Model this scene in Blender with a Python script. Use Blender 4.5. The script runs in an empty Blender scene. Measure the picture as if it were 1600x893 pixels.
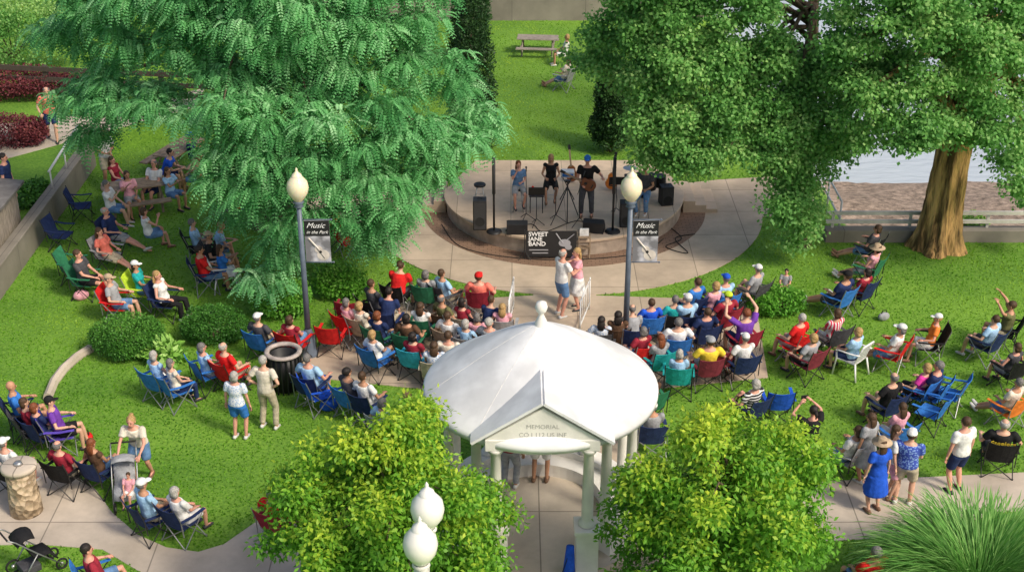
import bpy, math, random
import numpy as np
from mathutils import Vector, Matrix
random.seed(7); rng=np.random.default_rng(7)
C=bpy.context.scene.collection
R=math.radians; PI=math.pi
F=2200.0; PT=R(26.5); CH=16.0
cP,sP=math.cos(PT),math.sin(PT)
def ray(px,py):
    a=(px-800)/F; b=(py-446.5)/F
    return Vector((a, cP-b*sP, -sP-b*cP))
def G(px,py,z=0.0):
    d=ray(px,py); t=(z-CH)/d.z
    return Vector((d.x*t,d.y*t,z))
def P(px,py,Y):
    d=ray(px,py); t=Y/d.y
    return Vector((d.x*t,Y,CH+d.z*t))
# ------------------------------------------------------------ mesh builder
class MB:
    def __init__(s): s.v=[];s.f=[];s.m=[];s.cm=0
    def mat(s,i): s.cm=i; return s
    def add(s,vs,fs):
        b=len(s.v); s.v+=[tuple(p) for p in vs]; s.f+=[tuple(b+i for i in f) for f in fs]; s.m+=[s.cm]*len(fs); return s
    def box(s,c,d,M=None):
        x,y,z=d[0]/2,d[1]/2,d[2]/2
        vs=[Vector((i*x,j*y,k*z)) for k in(-1,1) for j in(-1,1) for i in(-1,1)]
        if M is not None: vs=[M@p for p in vs]
        c=Vector(c); vs=[c+p for p in vs]
        return s.add(vs,[(0,2,3,1),(4,5,7,6),(0,1,5,4),(2,6,7,3),(0,4,6,2),(1,3,7,5)])
    def tube(s,pts,rad,n=8,side=None):
        pts=[Vector(p) for p in pts]; m=len(pts); vs=[]; prev=None
        for i,p in enumerate(pts):
            t=(pts[min(i+1,m-1)]-pts[max(i-1,0)])
            t=t.normalized() if t.length>1e-9 else Vector((0,0,1))
            if side is not None: u=Vector(side)
            elif prev is not None: u=prev
            else: u=Vector((1,0,0)) if abs(t.x)<.8 else Vector((0,1,0))
            u=(u-t*u.dot(t)).normalized(); w=t.cross(u); prev=u
            r=rad[i] if isinstance(rad,(list,tuple)) else rad
            rx,ry=r if isinstance(r,(list,tuple)) else (r,r)
            for k in range(n):
                a=2*PI*k/n; vs.append(p+u*math.cos(a)*rx+w*math.sin(a)*ry)
        fs=[(i*n+k,i*n+(k+1)%n,(i+1)*n+(k+1)%n,(i+1)*n+k) for i in range(m-1) for k in range(n)]
        fs.append(tuple(range(n-1,-1,-1))); fs.append(tuple((m-1)*n+k for k in range(n)))
        return s.add(vs,fs)
    def lathe(s,prof,c=(0,0,0),n=20):
        c=Vector(c); vs=[]; m=len(prof)
        for r,z in prof:
            for k in range(n):
                a=2*PI*k/n; vs.append(c+Vector((r*math.cos(a),r*math.sin(a),z)))
        fs=[(i*n+k,i*n+(k+1)%n,(i+1)*n+(k+1)%n,(i+1)*n+k) for i in range(m-1) for k in range(n)]
        return s.add(vs,fs)
    def ell(s,c,r,nu=12,nv=8):
        c=Vector(c); vs=[]
        for i in range(nv+1):
            th=PI*i/nv
            for k in range(nu):
                a=2*PI*k/nu; vs.append(c+Vector((r[0]*math.sin(th)*math.cos(a),r[1]*math.sin(th)*math.sin(a),-r[2]*math.cos(th))))
        fs=[(i*nu+k,i*nu+(k+1)%nu,(i+1)*nu+(k+1)%nu,(i+1)*nu+k) for i in range(nv) for k in range(nu)]
        return s.add(vs,fs)
    def prism(s,poly,z0,z1):
        n=len(poly); vs=[(p[0],p[1],z0) for p in poly]+[(p[0],p[1],z1) for p in poly]
        fs=[tuple(range(n-1,-1,-1)),tuple(range(n,2*n))]+[(k,(k+1)%n,n+(k+1)%n,n+k) for k in range(n)]
        return s.add(vs,fs)
    def slab(s,q,th):
        q=[Vector(p) for p in q]; nn=(q[1]-q[0]).cross(q[2]-q[0]).normalized()*th
        vs=q+[p-nn for p in q]
        return s.add(vs,[(0,1,2,3),(7,6,5,4),(0,4,5,1),(1,5,6,2),(2,6,7,3),(3,7,4,0)])
    def mesh(s,name):
        me=bpy.data.meshes.new(name); me.from_pydata(s.v,[],s.f); me.update()
        me.polygons.foreach_set('material_index',s.m); return me
    def build(s,name,mats,parent=None,smooth=False,bevel=0):
        me=s.mesh(name)
        if not isinstance(mats,(list,tuple)): mats=[mats]
        for m in mats: me.materials.append(m)
        if smooth: me.polygons.foreach_set('use_smooth',[True]*len(me.polygons))
        o=bpy.data.objects.new(name,me); C.objects.link(o)
        if parent is not None: o.parent=parent
        if bevel:
            b=o.modifiers.new('bevel','BEVEL'); b.width=bevel; b.segments=2; b.limit_method='ANGLE'
        return o
def tag(o,label=None,cat=None,group=None,kind=None):
    if label: o['label']=label
    if cat: o['category']=cat
    if group: o['group']=group
    if kind: o['kind']=kind
    return o
def empty(name,loc=(0,0,0),rz=0,label=None,cat=None,group=None):
    o=bpy.data.objects.new(name,None); C.objects.link(o); o.location=loc; o.rotation_euler=(0,0,rz)
    o.empty_display_size=.2
    return tag(o,label,cat,group)
def inst(name,me,parent,mats=None,loc=None,M=None):
    o=bpy.data.objects.new(name,me); C.objects.link(o); o.parent=parent
    if mats:
        for i,m in enumerate(mats):
            if i<len(o.material_slots):
                o.material_slots[i].link='OBJECT'; o.material_slots[i].material=m
    if loc is not None: o.location=loc
    if M is not None: o.matrix_local=M
    return o
# ------------------------------------------------------------ materials
def nodes(name):
    m=bpy.data.materials.new(name); m.use_nodes=True; nt=m.node_tree; b=nt.nodes['Principled BSDF']; return m,nt,b
def mk(name,col,rough=.6,var=.15,scale=6,bump=0,metal=0,bscale=None,spec=.4,stretch=None,lo=.3,hi=.7,dist=.02):
    m,nt,b=nodes(name); N=nt.nodes; L=nt.links
    tc=N.new('ShaderNodeTexCoord'); src=tc.outputs['Object']
    if stretch:
        mp=N.new('ShaderNodeMapping'); mp.inputs['Scale'].default_value=stretch; L.new(src,mp.inputs[0]); src=mp.outputs[0]
    no=N.new('ShaderNodeTexNoise'); no.inputs['Scale'].default_value=scale; no.inputs['Detail'].default_value=6
    L.new(src,no.inputs['Vector'])
    mr=N.new('ShaderNodeMapRange'); mr.inputs[1].default_value=lo; mr.inputs[2].default_value=hi
    L.new(no.outputs[0],mr.inputs[0])
    mx=N.new('ShaderNodeMix'); mx.data_type='RGBA'
    mx.inputs[6].default_value=(*[c*(1-var) for c in col],1); mx.inputs[7].default_value=(*[min(1,c*(1+var)) for c in col],1)
    L.new(mr.outputs[0],mx.inputs[0]); L.new(mx.outputs[2],b.inputs['Base Color'])
    b.inputs['Roughness'].default_value=rough; b.inputs['Metallic'].default_value=metal
    b.inputs['Specular IOR Level'].default_value=spec
    if bump:
        n2=N.new('ShaderNodeTexNoise'); n2.inputs['Scale'].default_value=bscale or scale*4; n2.inputs['Detail'].default_value=4
        L.new(src,n2.inputs['Vector'])
        bp=N.new('ShaderNodeBump'); bp.inputs['Strength'].default_value=bump; bp.inputs['Distance'].default_value=dist
        L.new(n2.outputs[0],bp.inputs['Height']); L.new(bp.outputs[0],b.inputs['Normal'])
    return m
COL=dict(white=(.76,.76,.75),cream=(.70,.64,.54),navy=(.02,.035,.11),blue=(.04,.19,.58),lightblue=(.36,.57,.8),royal=(.02,.10,.6),
 red=(.66,.02,.02),maroon=(.30,.025,.045),pink=(.78,.38,.45),magenta=(.62,.05,.32),orange=(.82,.22,.04),coral=(.82,.2,.15),olive=(.14,.14,.06),
 grey=(.33,.34,.36),charcoal=(.07,.07,.08),black=(.016,.016,.018),tan=(.45,.34,.23),khaki=(.48,.42,.31),purple=(.16,.05,.36),
 green=(.03,.18,.09),teal=(.02,.38,.38),yellow=(.78,.58,.05),lime=(.55,.75,.05),denim=(.12,.23,.42),brown=(.11,.06,.035),violet=(.12,.08,.5),
 aqua=(.05,.45,.62),burgundy=(.22,.035,.055))
_fm={}
def fab(n):
    if n in _fm: return _fm[n]
    if n.startswith('stripe') or n in('floral','blue_print'):
        m,nt,b=nodes('fabric_'+n); N=nt.nodes; L=nt.links; tc=N.new('ShaderNodeTexCoord')
        if n in('floral','blue_print'):
            w=N.new('ShaderNodeTexVoronoi'); w.inputs['Scale'].default_value=26; L.new(tc.outputs['Object'],w.inputs['Vector']); out=w.outputs['Distance']; c1,c2=((.35,.48,.7),(.72,.76,.82)) if n=='floral' else ((.25,.4,.75),(.04,.08,.42))
        else:
            w=N.new('ShaderNodeTexWave'); w.inputs['Scale'].default_value=4.5; w.wave_type='BANDS'
            w.bands_direction='X' if n=='stripe_red' else 'Z'
            L.new(tc.outputs['Object'],w.inputs['Vector']); out=w.outputs[0]
            c1,c2={'stripe_red':((.75,.72,.72),(.6,.03,.08)),'stripe_black':((.75,.75,.75),(.02,.02,.02))}[n]
        r=N.new('ShaderNodeValToRGB'); r.color_ramp.elements[0].position=.38; r.color_ramp.elements[1].position=.46
        r.color_ramp.elements[0].color=(*c1,1); r.color_ramp.elements[1].color=(*c2,1)
        L.new(out,r.inputs[0]); L.new(r.outputs[0],b.inputs['Base Color']); b.inputs['Roughness'].default_value=.85
    else: m=mk('fabric_'+n,COL[n],.85,.22,9,.5,bscale=14,spec=.2,dist=.03)
    _fm[n]=m; return m
HAIR=dict(white=(.42,.40,.37),grey=(.17,.16,.155),brown=(.075,.04,.02),dark=(.02,.014,.012),blonde=(.42,.27,.11),auburn=(.2,.06,.022),bald=(.6,.33,.22))
_hm={k:mk('hair_'+k,v,.55,.4,45,.6,bscale=70,stretch=(1,1,.4)) for k,v in HAIR.items()}
SKIN=[mk('skin_light',(.64,.37,.26),.5,.08,10),mk('skin_tan',(.5,.26,.16),.5,.08,10),mk('skin_rosy',(.66,.33,.24),.5,.08,10)]
EYE=mk('eye',(.02,.015,.012),.2,0); LIP=mk('lip',(.4,.11,.09),.5,0)
WHITEPL=mk('white_plastic',(.75,.75,.74),.35,.04)
BLACKM=mk('black_metal',(.02,.02,.022),.4,.2)
GREYM=mk('grey_metal',(.3,.31,.32),.4,.15,metal=.6)
STEEL=mk('steel',(.5,.5,.5),.35,.1,metal=.8)
RUB=mk('rubber',(.015,.015,.015),.8,.1)
BLKPL=mk('black_plastic',(.015,.015,.017),.5,.2)
GRILLE=mk('speaker_grille',(.035,.035,.038),.7,.4,120,.3)
WOOD=mk('weathered_wood',(.3,.22,.15),.8,.3,5,.4)
WOODG=mk('grey_wood',(.3,.26,.22),.85,.35,5,.4,stretch=(1,4,.6))
STONE=mk('white_stone',(.76,.74,.70),.85,.10,3,.2,bscale=30,spec=.2)
ROOFW=mk('white_roof',(.72,.73,.74),.95,.13,1.3,.12,bscale=9,lo=.38,hi=.6,spec=.05)
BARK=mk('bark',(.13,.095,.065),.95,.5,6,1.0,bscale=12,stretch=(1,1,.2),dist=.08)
BARKSUN=mk('sun_tinted_bark',(.42,.25,.10),.95,.72,4.5,1.0,bscale=7,stretch=(1,1,.16),dist=.25,lo=.42,hi=.6)  # orange evening sun on grey-brown bark, put into the base colour
def concrete(name,col,bw=1.6,mortar=.012,bh=None,dark=.45,off=0.0):
    m,nt,b=nodes(name); N=nt.nodes; L=nt.links; tc=N.new('ShaderNodeTexCoord')
    br=N.new('ShaderNodeTexBrick'); br.inputs['Scale'].default_value=1; br.inputs['Mortar Size'].default_value=mortar
    br.inputs['Brick Width'].default_value=bw; br.inputs['Row Height'].default_value=bh or bw; br.offset=off
    br.inputs['Mortar Smooth'].default_value=.3
    L.new(tc.outputs['Object'],br.inputs['Vector'])
    br.inputs['Color1'].default_value=(*col,1); br.inputs['Color2'].default_value=(*[c*.88 for c in col],1); br.inputs['Mortar'].default_value=(*[c*dark for c in col],1)
    no=N.new('ShaderNodeTexNoise'); no.inputs['Scale'].default_value=.9; no.inputs['Detail'].default_value=9; no.inputs['Roughness'].default_value=.65
    L.new(tc.outputs['Object'],no.inputs['Vector'])
    mr=N.new('ShaderNodeMapRange'); mr.inputs[1].default_value=.3; mr.inputs[2].default_value=.7; mr.inputs[3].default_value=.72; mr.inputs[4].default_value=1.15
    L.new(no.outputs[0],mr.inputs[0])
    mx=N.new('ShaderNodeMix'); mx.data_type='RGBA'; mx.blend_type='MULTIPLY'; mx.inputs[0].default_value=1
    L.new(br.outputs[0],mx.inputs[6]); L.new(mr.outputs[0],mx.inputs[7]); L.new(mx.outputs[2],b.inputs['Base Color'])
    b.inputs['Roughness'].default_value=.85
    n2=N.new('ShaderNodeTexNoise'); n2.inputs['Scale'].default_value=40; L.new(tc.outputs['Object'],n2.inputs['Vector'])
    bp=N.new('ShaderNodeBump'); bp.inputs['Strength'].default_value=.2; bp.inputs['Distance'].default_value=.01
    L.new(n2.outputs[0],bp.inputs['Height']); L.new(bp.outputs[0],b.inputs['Normal'])
    return m
CONC=concrete('concrete_tan',(.56,.45,.34)); CONC2=concrete('concrete_light',(.58,.50,.41),2.2,.015)
BRK=concrete('brick_paving',(.29,.18,.12),.22,.01,.11,.5,.5); CONCW=concrete('concrete_wall',(.25,.225,.19),3,.01)
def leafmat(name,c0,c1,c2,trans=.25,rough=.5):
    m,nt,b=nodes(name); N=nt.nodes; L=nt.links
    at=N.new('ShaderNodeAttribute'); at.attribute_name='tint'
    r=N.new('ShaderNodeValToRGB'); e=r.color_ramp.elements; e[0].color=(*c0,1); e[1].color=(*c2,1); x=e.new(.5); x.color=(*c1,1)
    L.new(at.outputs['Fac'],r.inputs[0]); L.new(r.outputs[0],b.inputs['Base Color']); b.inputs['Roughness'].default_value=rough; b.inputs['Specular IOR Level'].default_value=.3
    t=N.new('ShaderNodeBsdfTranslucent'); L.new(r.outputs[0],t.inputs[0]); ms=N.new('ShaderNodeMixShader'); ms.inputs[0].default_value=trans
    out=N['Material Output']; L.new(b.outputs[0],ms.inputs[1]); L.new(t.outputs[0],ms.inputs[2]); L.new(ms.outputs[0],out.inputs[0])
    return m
LOC=leafmat('locust_leaf',(.05,.24,.07),(.20,.54,.20),(.50,.82,.46),.42)
GIN=leafmat('ginkgo_leaf',(.06,.22,.05),(.21,.48,.12),(.54,.74,.28),.42)
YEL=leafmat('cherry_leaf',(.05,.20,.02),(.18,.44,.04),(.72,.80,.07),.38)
EVG=leafmat('evergreen_leaf',(.008,.03,.01),(.025,.075,.02),(.06,.14,.03),.1)
HED=leafmat('hedge_leaf',(.02,.09,.015),(.06,.2,.025),(.14,.36,.05),.2)
BSH=leafmat('bush_leaf',(.05,.2,.02),(.14,.40,.04),(.34,.62,.12),.3)
HOS=leafmat('hosta_leaf',(.1,.3,.04),(.25,.5,.08),(.5,.7,.25),.2)
REDL=leafmat('barberry_leaf',(.06,.01,.015),(.18,.04,.05),(.34,.1,.09),.15)
GRB=leafmat('grass_blade',(.07,.22,.014),(.15,.36,.022),(.36,.54,.06),.3)
ORN=leafmat('tall_grass_blade',(.04,.16,.02),(.13,.36,.06),(.36,.6,.18),.3)
# ------------------------------------------------------------ leaves
def nrmz(a): return a/np.maximum(np.linalg.norm(a,axis=1,keepdims=True),1e-9)
def leaf_mesh(name,base,d,n,Ln,W,tint,mat,parent=None,curl=.12):
    N=len(base); s=np.cross(d,n); s=nrmz(s)
    Ln=np.broadcast_to(Ln,(N,))[:,None]; W=np.broadcast_to(W,(N,))[:,None]
    v=np.empty((N,4,3)); v[:,0]=base; v[:,1]=base+d*Ln*.5+s*W*.5; v[:,2]=base+d*Ln-n*Ln*curl; v[:,3]=base+d*Ln*.5-s*W*.5
    me=bpy.data.meshes.new(name); me.vertices.add(N*4); me.vertices.foreach_set('co',v.astype(np.float32).ravel())
    me.loops.add(N*4); me.loops.foreach_set('vertex_index',np.arange(N*4,dtype=np.int32))
    me.polygons.add(N); me.polygons.foreach_set('loop_start',np.arange(0,N*4,4,dtype=np.int32)); me.update(calc_edges=True)
    a=me.attributes.new('tint','FLOAT','POINT'); a.data.foreach_set('value',np.repeat(np.clip(tint,0,1),4).astype(np.float32))
    me.materials.append(mat); o=bpy.data.objects.new(name,me); C.objects.link(o)
    if parent is not None: o.parent=parent
    return o
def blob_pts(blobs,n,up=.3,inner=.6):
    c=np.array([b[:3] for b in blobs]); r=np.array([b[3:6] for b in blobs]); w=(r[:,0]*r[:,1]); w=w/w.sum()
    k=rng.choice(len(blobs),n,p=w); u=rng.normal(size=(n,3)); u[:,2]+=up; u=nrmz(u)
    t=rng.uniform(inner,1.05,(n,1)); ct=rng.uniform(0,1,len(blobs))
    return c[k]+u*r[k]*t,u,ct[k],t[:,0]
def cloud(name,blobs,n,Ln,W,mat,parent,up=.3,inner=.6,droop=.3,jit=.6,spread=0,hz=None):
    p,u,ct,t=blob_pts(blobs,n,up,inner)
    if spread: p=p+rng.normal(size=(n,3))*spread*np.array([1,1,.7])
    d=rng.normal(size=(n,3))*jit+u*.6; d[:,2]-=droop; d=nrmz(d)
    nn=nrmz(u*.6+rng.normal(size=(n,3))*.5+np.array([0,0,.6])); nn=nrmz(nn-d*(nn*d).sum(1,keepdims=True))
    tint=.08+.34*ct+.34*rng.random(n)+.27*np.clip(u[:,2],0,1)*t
    if hz: tint=tint*.75+.38*np.clip((p[:,2]-hz[0])/(hz[1]-hz[0]),0,1)-.08  # sunny highlights on the crown tops painted into leaf tint by height
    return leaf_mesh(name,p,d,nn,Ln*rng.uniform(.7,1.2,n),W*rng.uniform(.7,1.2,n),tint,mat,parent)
def fronds(name,blobs,n,mat,parent,L=.34,pairs=7):
    p,u,ct,t=blob_pts(blobs,n,.5,.3); p=p+rng.normal(size=(n,3))*np.array([.07,.07,.04])
    h=u.copy(); h[:,2]*=.3; d=nrmz(h+rng.normal(size=(n,3))*.45+np.array([0,-.15,-.4]))
    nn=nrmz(np.array([0,0,1.])+u*.4+rng.normal(size=(n,3))*.25); nn=nrmz(nn-d*(nn*d).sum(1,keepdims=True)); s=np.cross(d,nn)
    LL=L*rng.uniform(.7,1.25,n)[:,None]; B=[];D=[];NN=[];T=[];W=[]
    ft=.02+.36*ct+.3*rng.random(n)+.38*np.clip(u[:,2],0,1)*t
    for k in range(pairs):
        q=(k+.6)/pairs
        for sg in(-1,1):
            B.append(p+d*LL*q+np.array([0,0,-1.])*LL*.6*q*q); dd=nrmz(s*sg*.9+d*.45+np.array([0,0,-.2])); D.append(dd)
            NN.append(nrmz(nn-dd*(nn*dd).sum(1,keepdims=True))); T.append(ft+.07*rng.normal(size=n)); W.append(np.full(n,.075*math.sin(PI*(.25+.65*q))+.018))
    Ln=np.concatenate(W)
    return leaf_mesh(name,np.concatenate(B),np.concatenate(D),np.concatenate(NN),Ln,Ln*.62,np.concatenate(T),mat,parent)
def inpoly(x,y,poly):
    x=np.asarray(x);y=np.asarray(y); r=np.zeros(x.shape,bool); n=len(poly)
    for i in range(n):
        x1,y1=poly[i][0],poly[i][1]; x2,y2=poly[(i+1)%n][0],poly[(i+1)%n][1]
        if y1==y2: continue
        c=((y1>y)!=(y2>y))&(x<(x2-x1)*(y-y1)/(y2-y1)+x1); r^=c
    return r
def poly_blobs(poly,n,Yf,r0,r1,flat,mind=40,jy=.7):
    xs=[p[0] for p in poly]; ys=[p[1] for p in poly]; out=[]; got=[]; tries=0
    while len(out)<n and tries<30000:
        tries+=1; x=random.uniform(min(xs),max(xs)); y=random.uniform(min(ys),max(ys))
        if not inpoly(np.array([x]),np.array([y]),poly)[0]: continue
        if any((x-a)**2+(y-b)**2<mind*mind for a,b in got):
            if tries%7: continue
        got.append((x,y)); q=P(x,y,Yf(x,y)+random.uniform(-jy,jy)); r=random.uniform(r0,r1); out.append((q.x,q.y,q.z,r,r,r*flat*random.uniform(.7,1.3)))
    return out
def trunk(mb,base,top,r0,r1,bl,lim,seed=0,n=48):
    rd=random.Random(seed); b=Vector(base); t=Vector(top); vs=[]; m=26
    for i in range(m):
        q=i/(m-1); p=b.lerp(t,q)+Vector((math.sin(q*5+seed)*.08*q,math.cos(q*4+seed)*.08*q,0)); r=r0+(r1-r0)*q; fl=math.exp(-q*13)
        for k in range(n):
            a=2*PI*k/n; rr=r*(1+.55*fl*(1+.45*math.sin(5*a+seed))+.08*math.sin(6*a+seed+q*3)+.07*math.sin(11*a+q*9)+.05*rd.uniform(-1,1)); vs.append(p+Vector((math.cos(a)*rr,math.sin(a)*rr,0)))
    mb.add(vs,[(i*n+k,i*n+(k+1)%n,(i+1)*n+(k+1)%n,(i+1)*n+k) for i in range(m-1) for k in range(n)]+[tuple((m-1)*n+k for k in range(n))])
    for k in rd.sample(range(len(bl)),min(lim,len(bl))):
        c=Vector(bl[k][:3]); s=b.lerp(t,rd.uniform(.45,1)); md=s.lerp(c,.5)+Vector((0,0,.5))
        mb.tube([s,s.lerp(md,.5)+Vector((0,0,.2)),md,md.lerp(c,.5),c],[r1*.7,r1*.5,r1*.34,r1*.2,r1*.08],6)
# ------------------------------------------------------------ the setting
SC=Vector((1.47,37.2,0))
def ss(a,b,v):
    t=max(0,min(1,(v-a)/(b-a))); return t*t*(3-2*t)
def hgt(x,y):
    a=ss(35.1,35.9,y)*ss(9.0,10.2,x+(y-36)*.03)
    return a*(-1.1-1.5*ss(38,49,y)+.08*math.sin(x*1.3)*math.cos(y*1.7)) if a>0 else 0.0
xs=[-500,-200,-90,-50]+[ -32+.6*i for i in range(117)]+[60,110,220,500]
ys=[-60,-10,5]+[12+.6*i for i in range(100)]+[85,120,200,500]
mb=MB(); vs=[(x,y,hgt(x,y)) for y in ys for x in xs]; nx=len(xs)
mb.add(vs,[(j*nx+i,j*nx+i+1,(j+1)*nx+i+1,(j+1)*nx+i) for j in range(len(ys)-1) for i in range(nx-1)])
m,nt,b=nodes('lawn'); N=nt.nodes;L=nt.links; tc=N.new('ShaderNodeTexCoord')
n1=N.new('ShaderNodeTexNoise'); n1.inputs['Scale'].default_value=.35; n1.inputs['Detail'].default_value=8
n2=N.new('ShaderNodeTexNoise'); n2.inputs['Scale'].default_value=14; n2.inputs['Detail'].default_value=8
for q in(n1,n2): L.new(tc.outputs['Object'],q.inputs['Vector'])
ad=N.new('ShaderNodeMath'); ad.operation='ADD'; L.new(n1.outputs[0],ad.inputs[0]); L.new(n2.outputs[0],ad.inputs[1])
rp=N.new('ShaderNodeValToRGB'); e=rp.color_ramp.elements; e[0].position=.36; e[0].color=(.07,.19,.012,1); e[1].position=.64; e[1].color=(.20,.38,.035,1)
hf=N.new('ShaderNodeMath'); hf.operation='MULTIPLY'; hf.inputs[1].default_value=.5; L.new(ad.outputs[0],hf.inputs[0]); L.new(hf.outputs[0],rp.inputs[0])
ge=N.new('ShaderNodeSeparateXYZ'); L.new(tc.outputs['Object'],ge.inputs[0])
mr=N.new('ShaderNodeMapRange'); mr.inputs[1].default_value=-.5; mr.inputs[2].default_value=-.9; L.new(ge.outputs[2],mr.inputs[0])
mx=N.new('ShaderNodeMix'); mx.data_type='RGBA'; L.new(mr.outputs[0],mx.inputs[0]); L.new(rp.outputs[0],mx.inputs[6])
r2=N.new('ShaderNodeValToRGB'); r2.color_ramp.elements[0].color=(.1,.075,.055,1); r2.color_ramp.elements[1].color=(.5,.38,.3,1); r2.color_ramp.elements[0].position=.35; r2.color_ramp.elements[1].position=.65
n4=N.new('ShaderNodeTexNoise'); n4.inputs['Scale'].default_value=4; n4.inputs['Detail'].default_value=12; n4.inputs['Roughness'].default_value=.75; L.new(tc.outputs['Object'],n4.inputs['Vector'])
L.new(n4.outputs[0],r2.inputs[0]); L.new(r2.outputs[0],mx.inputs[7]); L.new(mx.outputs[2],b.inputs['Base Color']); b.inputs['Roughness'].default_value=.9
bp=N.new('ShaderNodeBump'); bp.inputs['Strength'].default_value=.6; bp.inputs['Distance'].default_value=.05; L.new(n2.outputs[0],bp.inputs['Height']); L.new(bp.outputs[0],b.inputs['Normal'])
LAWN=m
tag(mb.build('ground',m,smooth=True),kind='structure')
m,nt,b=nodes('river_water'); b.inputs['Base Color'].default_value=(.50,.56,.62,1); b.inputs['Roughness'].default_value=.25  # pale base colour stands in for the sky's reflection on the water
N=nt.nodes;L=nt.links; tc=N.new('ShaderNodeTexCoord'); n2=N.new('ShaderNodeTexNoise'); n2.inputs['Scale'].default_value=2.2; n2.inputs['Detail'].default_value=5
mp=N.new('ShaderNodeMapping'); mp.inputs['Scale'].default_value=(.5,1.6,1); L.new(tc.outputs['Object'],mp.inputs[0])
L.new(mp.outputs[0],n2.inputs['Vector']); bp=N.new('ShaderNodeBump'); bp.inputs['Strength'].default_value=.6; bp.inputs['Distance'].default_value=.1
L.new(n2.outputs[0],bp.inputs['Height']); L.new(bp.outputs[0],b.inputs['Normal'])
mb=MB(); mb.add([(8.5,35,-1.85),(500,35,-1.85),(500,500,-1.85),(8.5,500,-1.85)],[(0,1,2,3)]); tag(mb.build('water',m),kind='structure')
def cut(c,r,ymax,n=64):
    a0=math.asin(min(1,(ymax-c[1])/r)); return [(c[0]+r*math.cos(t),c[1]+r*math.sin(t)) for t in [PI-a0+(PI+2*a0)*k/n for k in range(n+1)]]
def pxpoly(l): return [tuple(G(x,y)[:2]) for x,y in l]
PAVE=[]
def pave(name,poly,z,mat):
    PAVE.append(poly); mb=MB(); mb.prism(poly,-.1,z); return tag(mb.build(name,mat),kind='structure')
pave('stage_apron',cut(SC,5.65,38.3),.020,CONC)
pave('brick_ring',cut(SC,4.05,37.9),.026,BRK)
pave('side_path',[(4,36.6),(6.6,36.4),(8.7,36.6),(8.9,39.6),(6.2,39.2),(4,38.6)],.016,CONC)
pave('back_path',[(-6.5,36.5),(-2,35),(-2,38.8),(-6.5,38.4)],.0165,CONC)
pave('seating_path',pxpoly([(560,500),(600,475),(830,462),(930,462),(1180,470),(1200,590),(1000,610),(700,612),(470,588),(470,560)]),.0145,CONC)
pave('aisle_path',pxpoly([(835,452),(930,452),(960,620),(1080,893),(1080,1000),(700,1000),(700,893),(800,620)]),.0105,CONC)
pave('entry_plaza',pxpoly([(-60,715),(20,715),(105,733),(150,765),(175,800),(215,835),(260,855),(310,862),(350,850),(400,815),(470,790),(470,1000),(300,1000),(230,900),(160,858),(60,850),(-60,852)]),.012,CONC2)
pave('corner_path',pxpoly([(1280,752),(1455,745),(1700,733),(1700,790),(1560,800),(1440,838),(1330,843),(1200,850)]),.0125,CONC2)
pave('far_road',[(-12,57.5),(8,57.5),(8,62),(-12,62)],.011,CONCW)
tp=[(-40,29),(-13.05,29),(-13.05,41),(-10.2,44),(-10.2,47),(-40,47)]
mb=MB(); mb.prism(tp,-.1,.55); tag(mb.build('terrace',LAWN),kind='structure'); PAVE.append(tp)
mb=MB(); mb.prism([(-30,37.6),(-15.5,39.2),(-10.5,44.1),(-10.5,46.1),(-15,42.8),(-30,40)],.5,.565); tag(mb.build('terrace_path',CONC2),kind='structure')
w=empty('retaining_wall',(-12.9,36,0),0,'low grey concrete retaining wall along the left lawn edge','wall')
mb=MB(); mb.box((0,-1.2,.3),(.26,11.2,.9)); mb.build('wall_body',CONCW,w,bevel=.02)
mb=MB(); mb.box((0,-1.2,.79),(.34,11.3,.08)); mb.build('coping',CONCW,w,bevel=.02)
w=empty('handrail',(-12.9,38,.8),0,'white handrail on the retaining wall at left','handrail')
mb=MB(); mb.tube([(0,-1.5,.55),(0,1.5,.8)],.035,8); mb.build('rail',WHITEPL,w,True)
for y,h in((-1.4,.56),(0,.68),(1.4,.79)): mb=MB(); mb.tube([(0,y,0),(0,y,h)],.025,8); mb.build('post',WHITEPL,w,True)
w=empty('wooden_shed',(-14.9,32.6,.55),0,'grey weathered board shed at the left edge','shed')
mb=MB(); mb.box((0,0,.55),(3.2,4.6,1.1))
for k in range(24): mb.box((1.615,-2.2+k*.19,.55),(.03,.165,1.1))
mb.build('wall',WOODG,w)
mb=MB(); mb.slab([(1.8,-2.5,1.12),(1.8,2.5,1.12),(-1.8,2.5,1.5),(-1.8,-2.5,1.5)],.08); mb.build('roof',mk('shed_roof',(.16,.15,.145),.8,.3,4),w)
DT=mk('dark_timber',(.08,.065,.05),.9)
w=empty('ranch_fence',(-12.5,44.5,.55),R(-8),'dark timber rail fence beside the upper left path','fence')
for k in range(5): mb=MB(); mb.box((-5+k*2,0,.6),(.14,.14,1.2)); mb.build('post',DT,w)
for z in(.4,.75,1.1): mb=MB(); mb.box((-1.2,-.09,z),(8.2,.05,.16)); mb.build('rail',DT,w)
w=empty('river_wall',(15,34.7,0),0,'concrete river wall with pale metal guard rail at right','wall')
GLV=mk('galvanised',(.55,.53,.5),.5)
mb=MB(); mb.box((1.5,.2,-.4),(16,.35,1.5)); mb.build('wall_body',CONCW,w,bevel=.02)
for z in(.55,.8): mb=MB(); mb.box((1.5,.2,z),(16,.06,.1)); mb.build('rail',GLV,w)
for k in range(8): mb=MB(); mb.box((-6.3+k*2.1,.26,.57),(.07,.06,.5)); mb.build('post',GLV,w)
w=empty('river_rail',(8.95,35.2,0),0,'white pipe railing running back from the river wall beside the dark trunk','railing')
for z in(.5,1.0): mb=MB(); mb.tube([(0,0,z),(0,6.5,z)],.03,8); mb.build('rail',WHITEPL,w,True)
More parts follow.
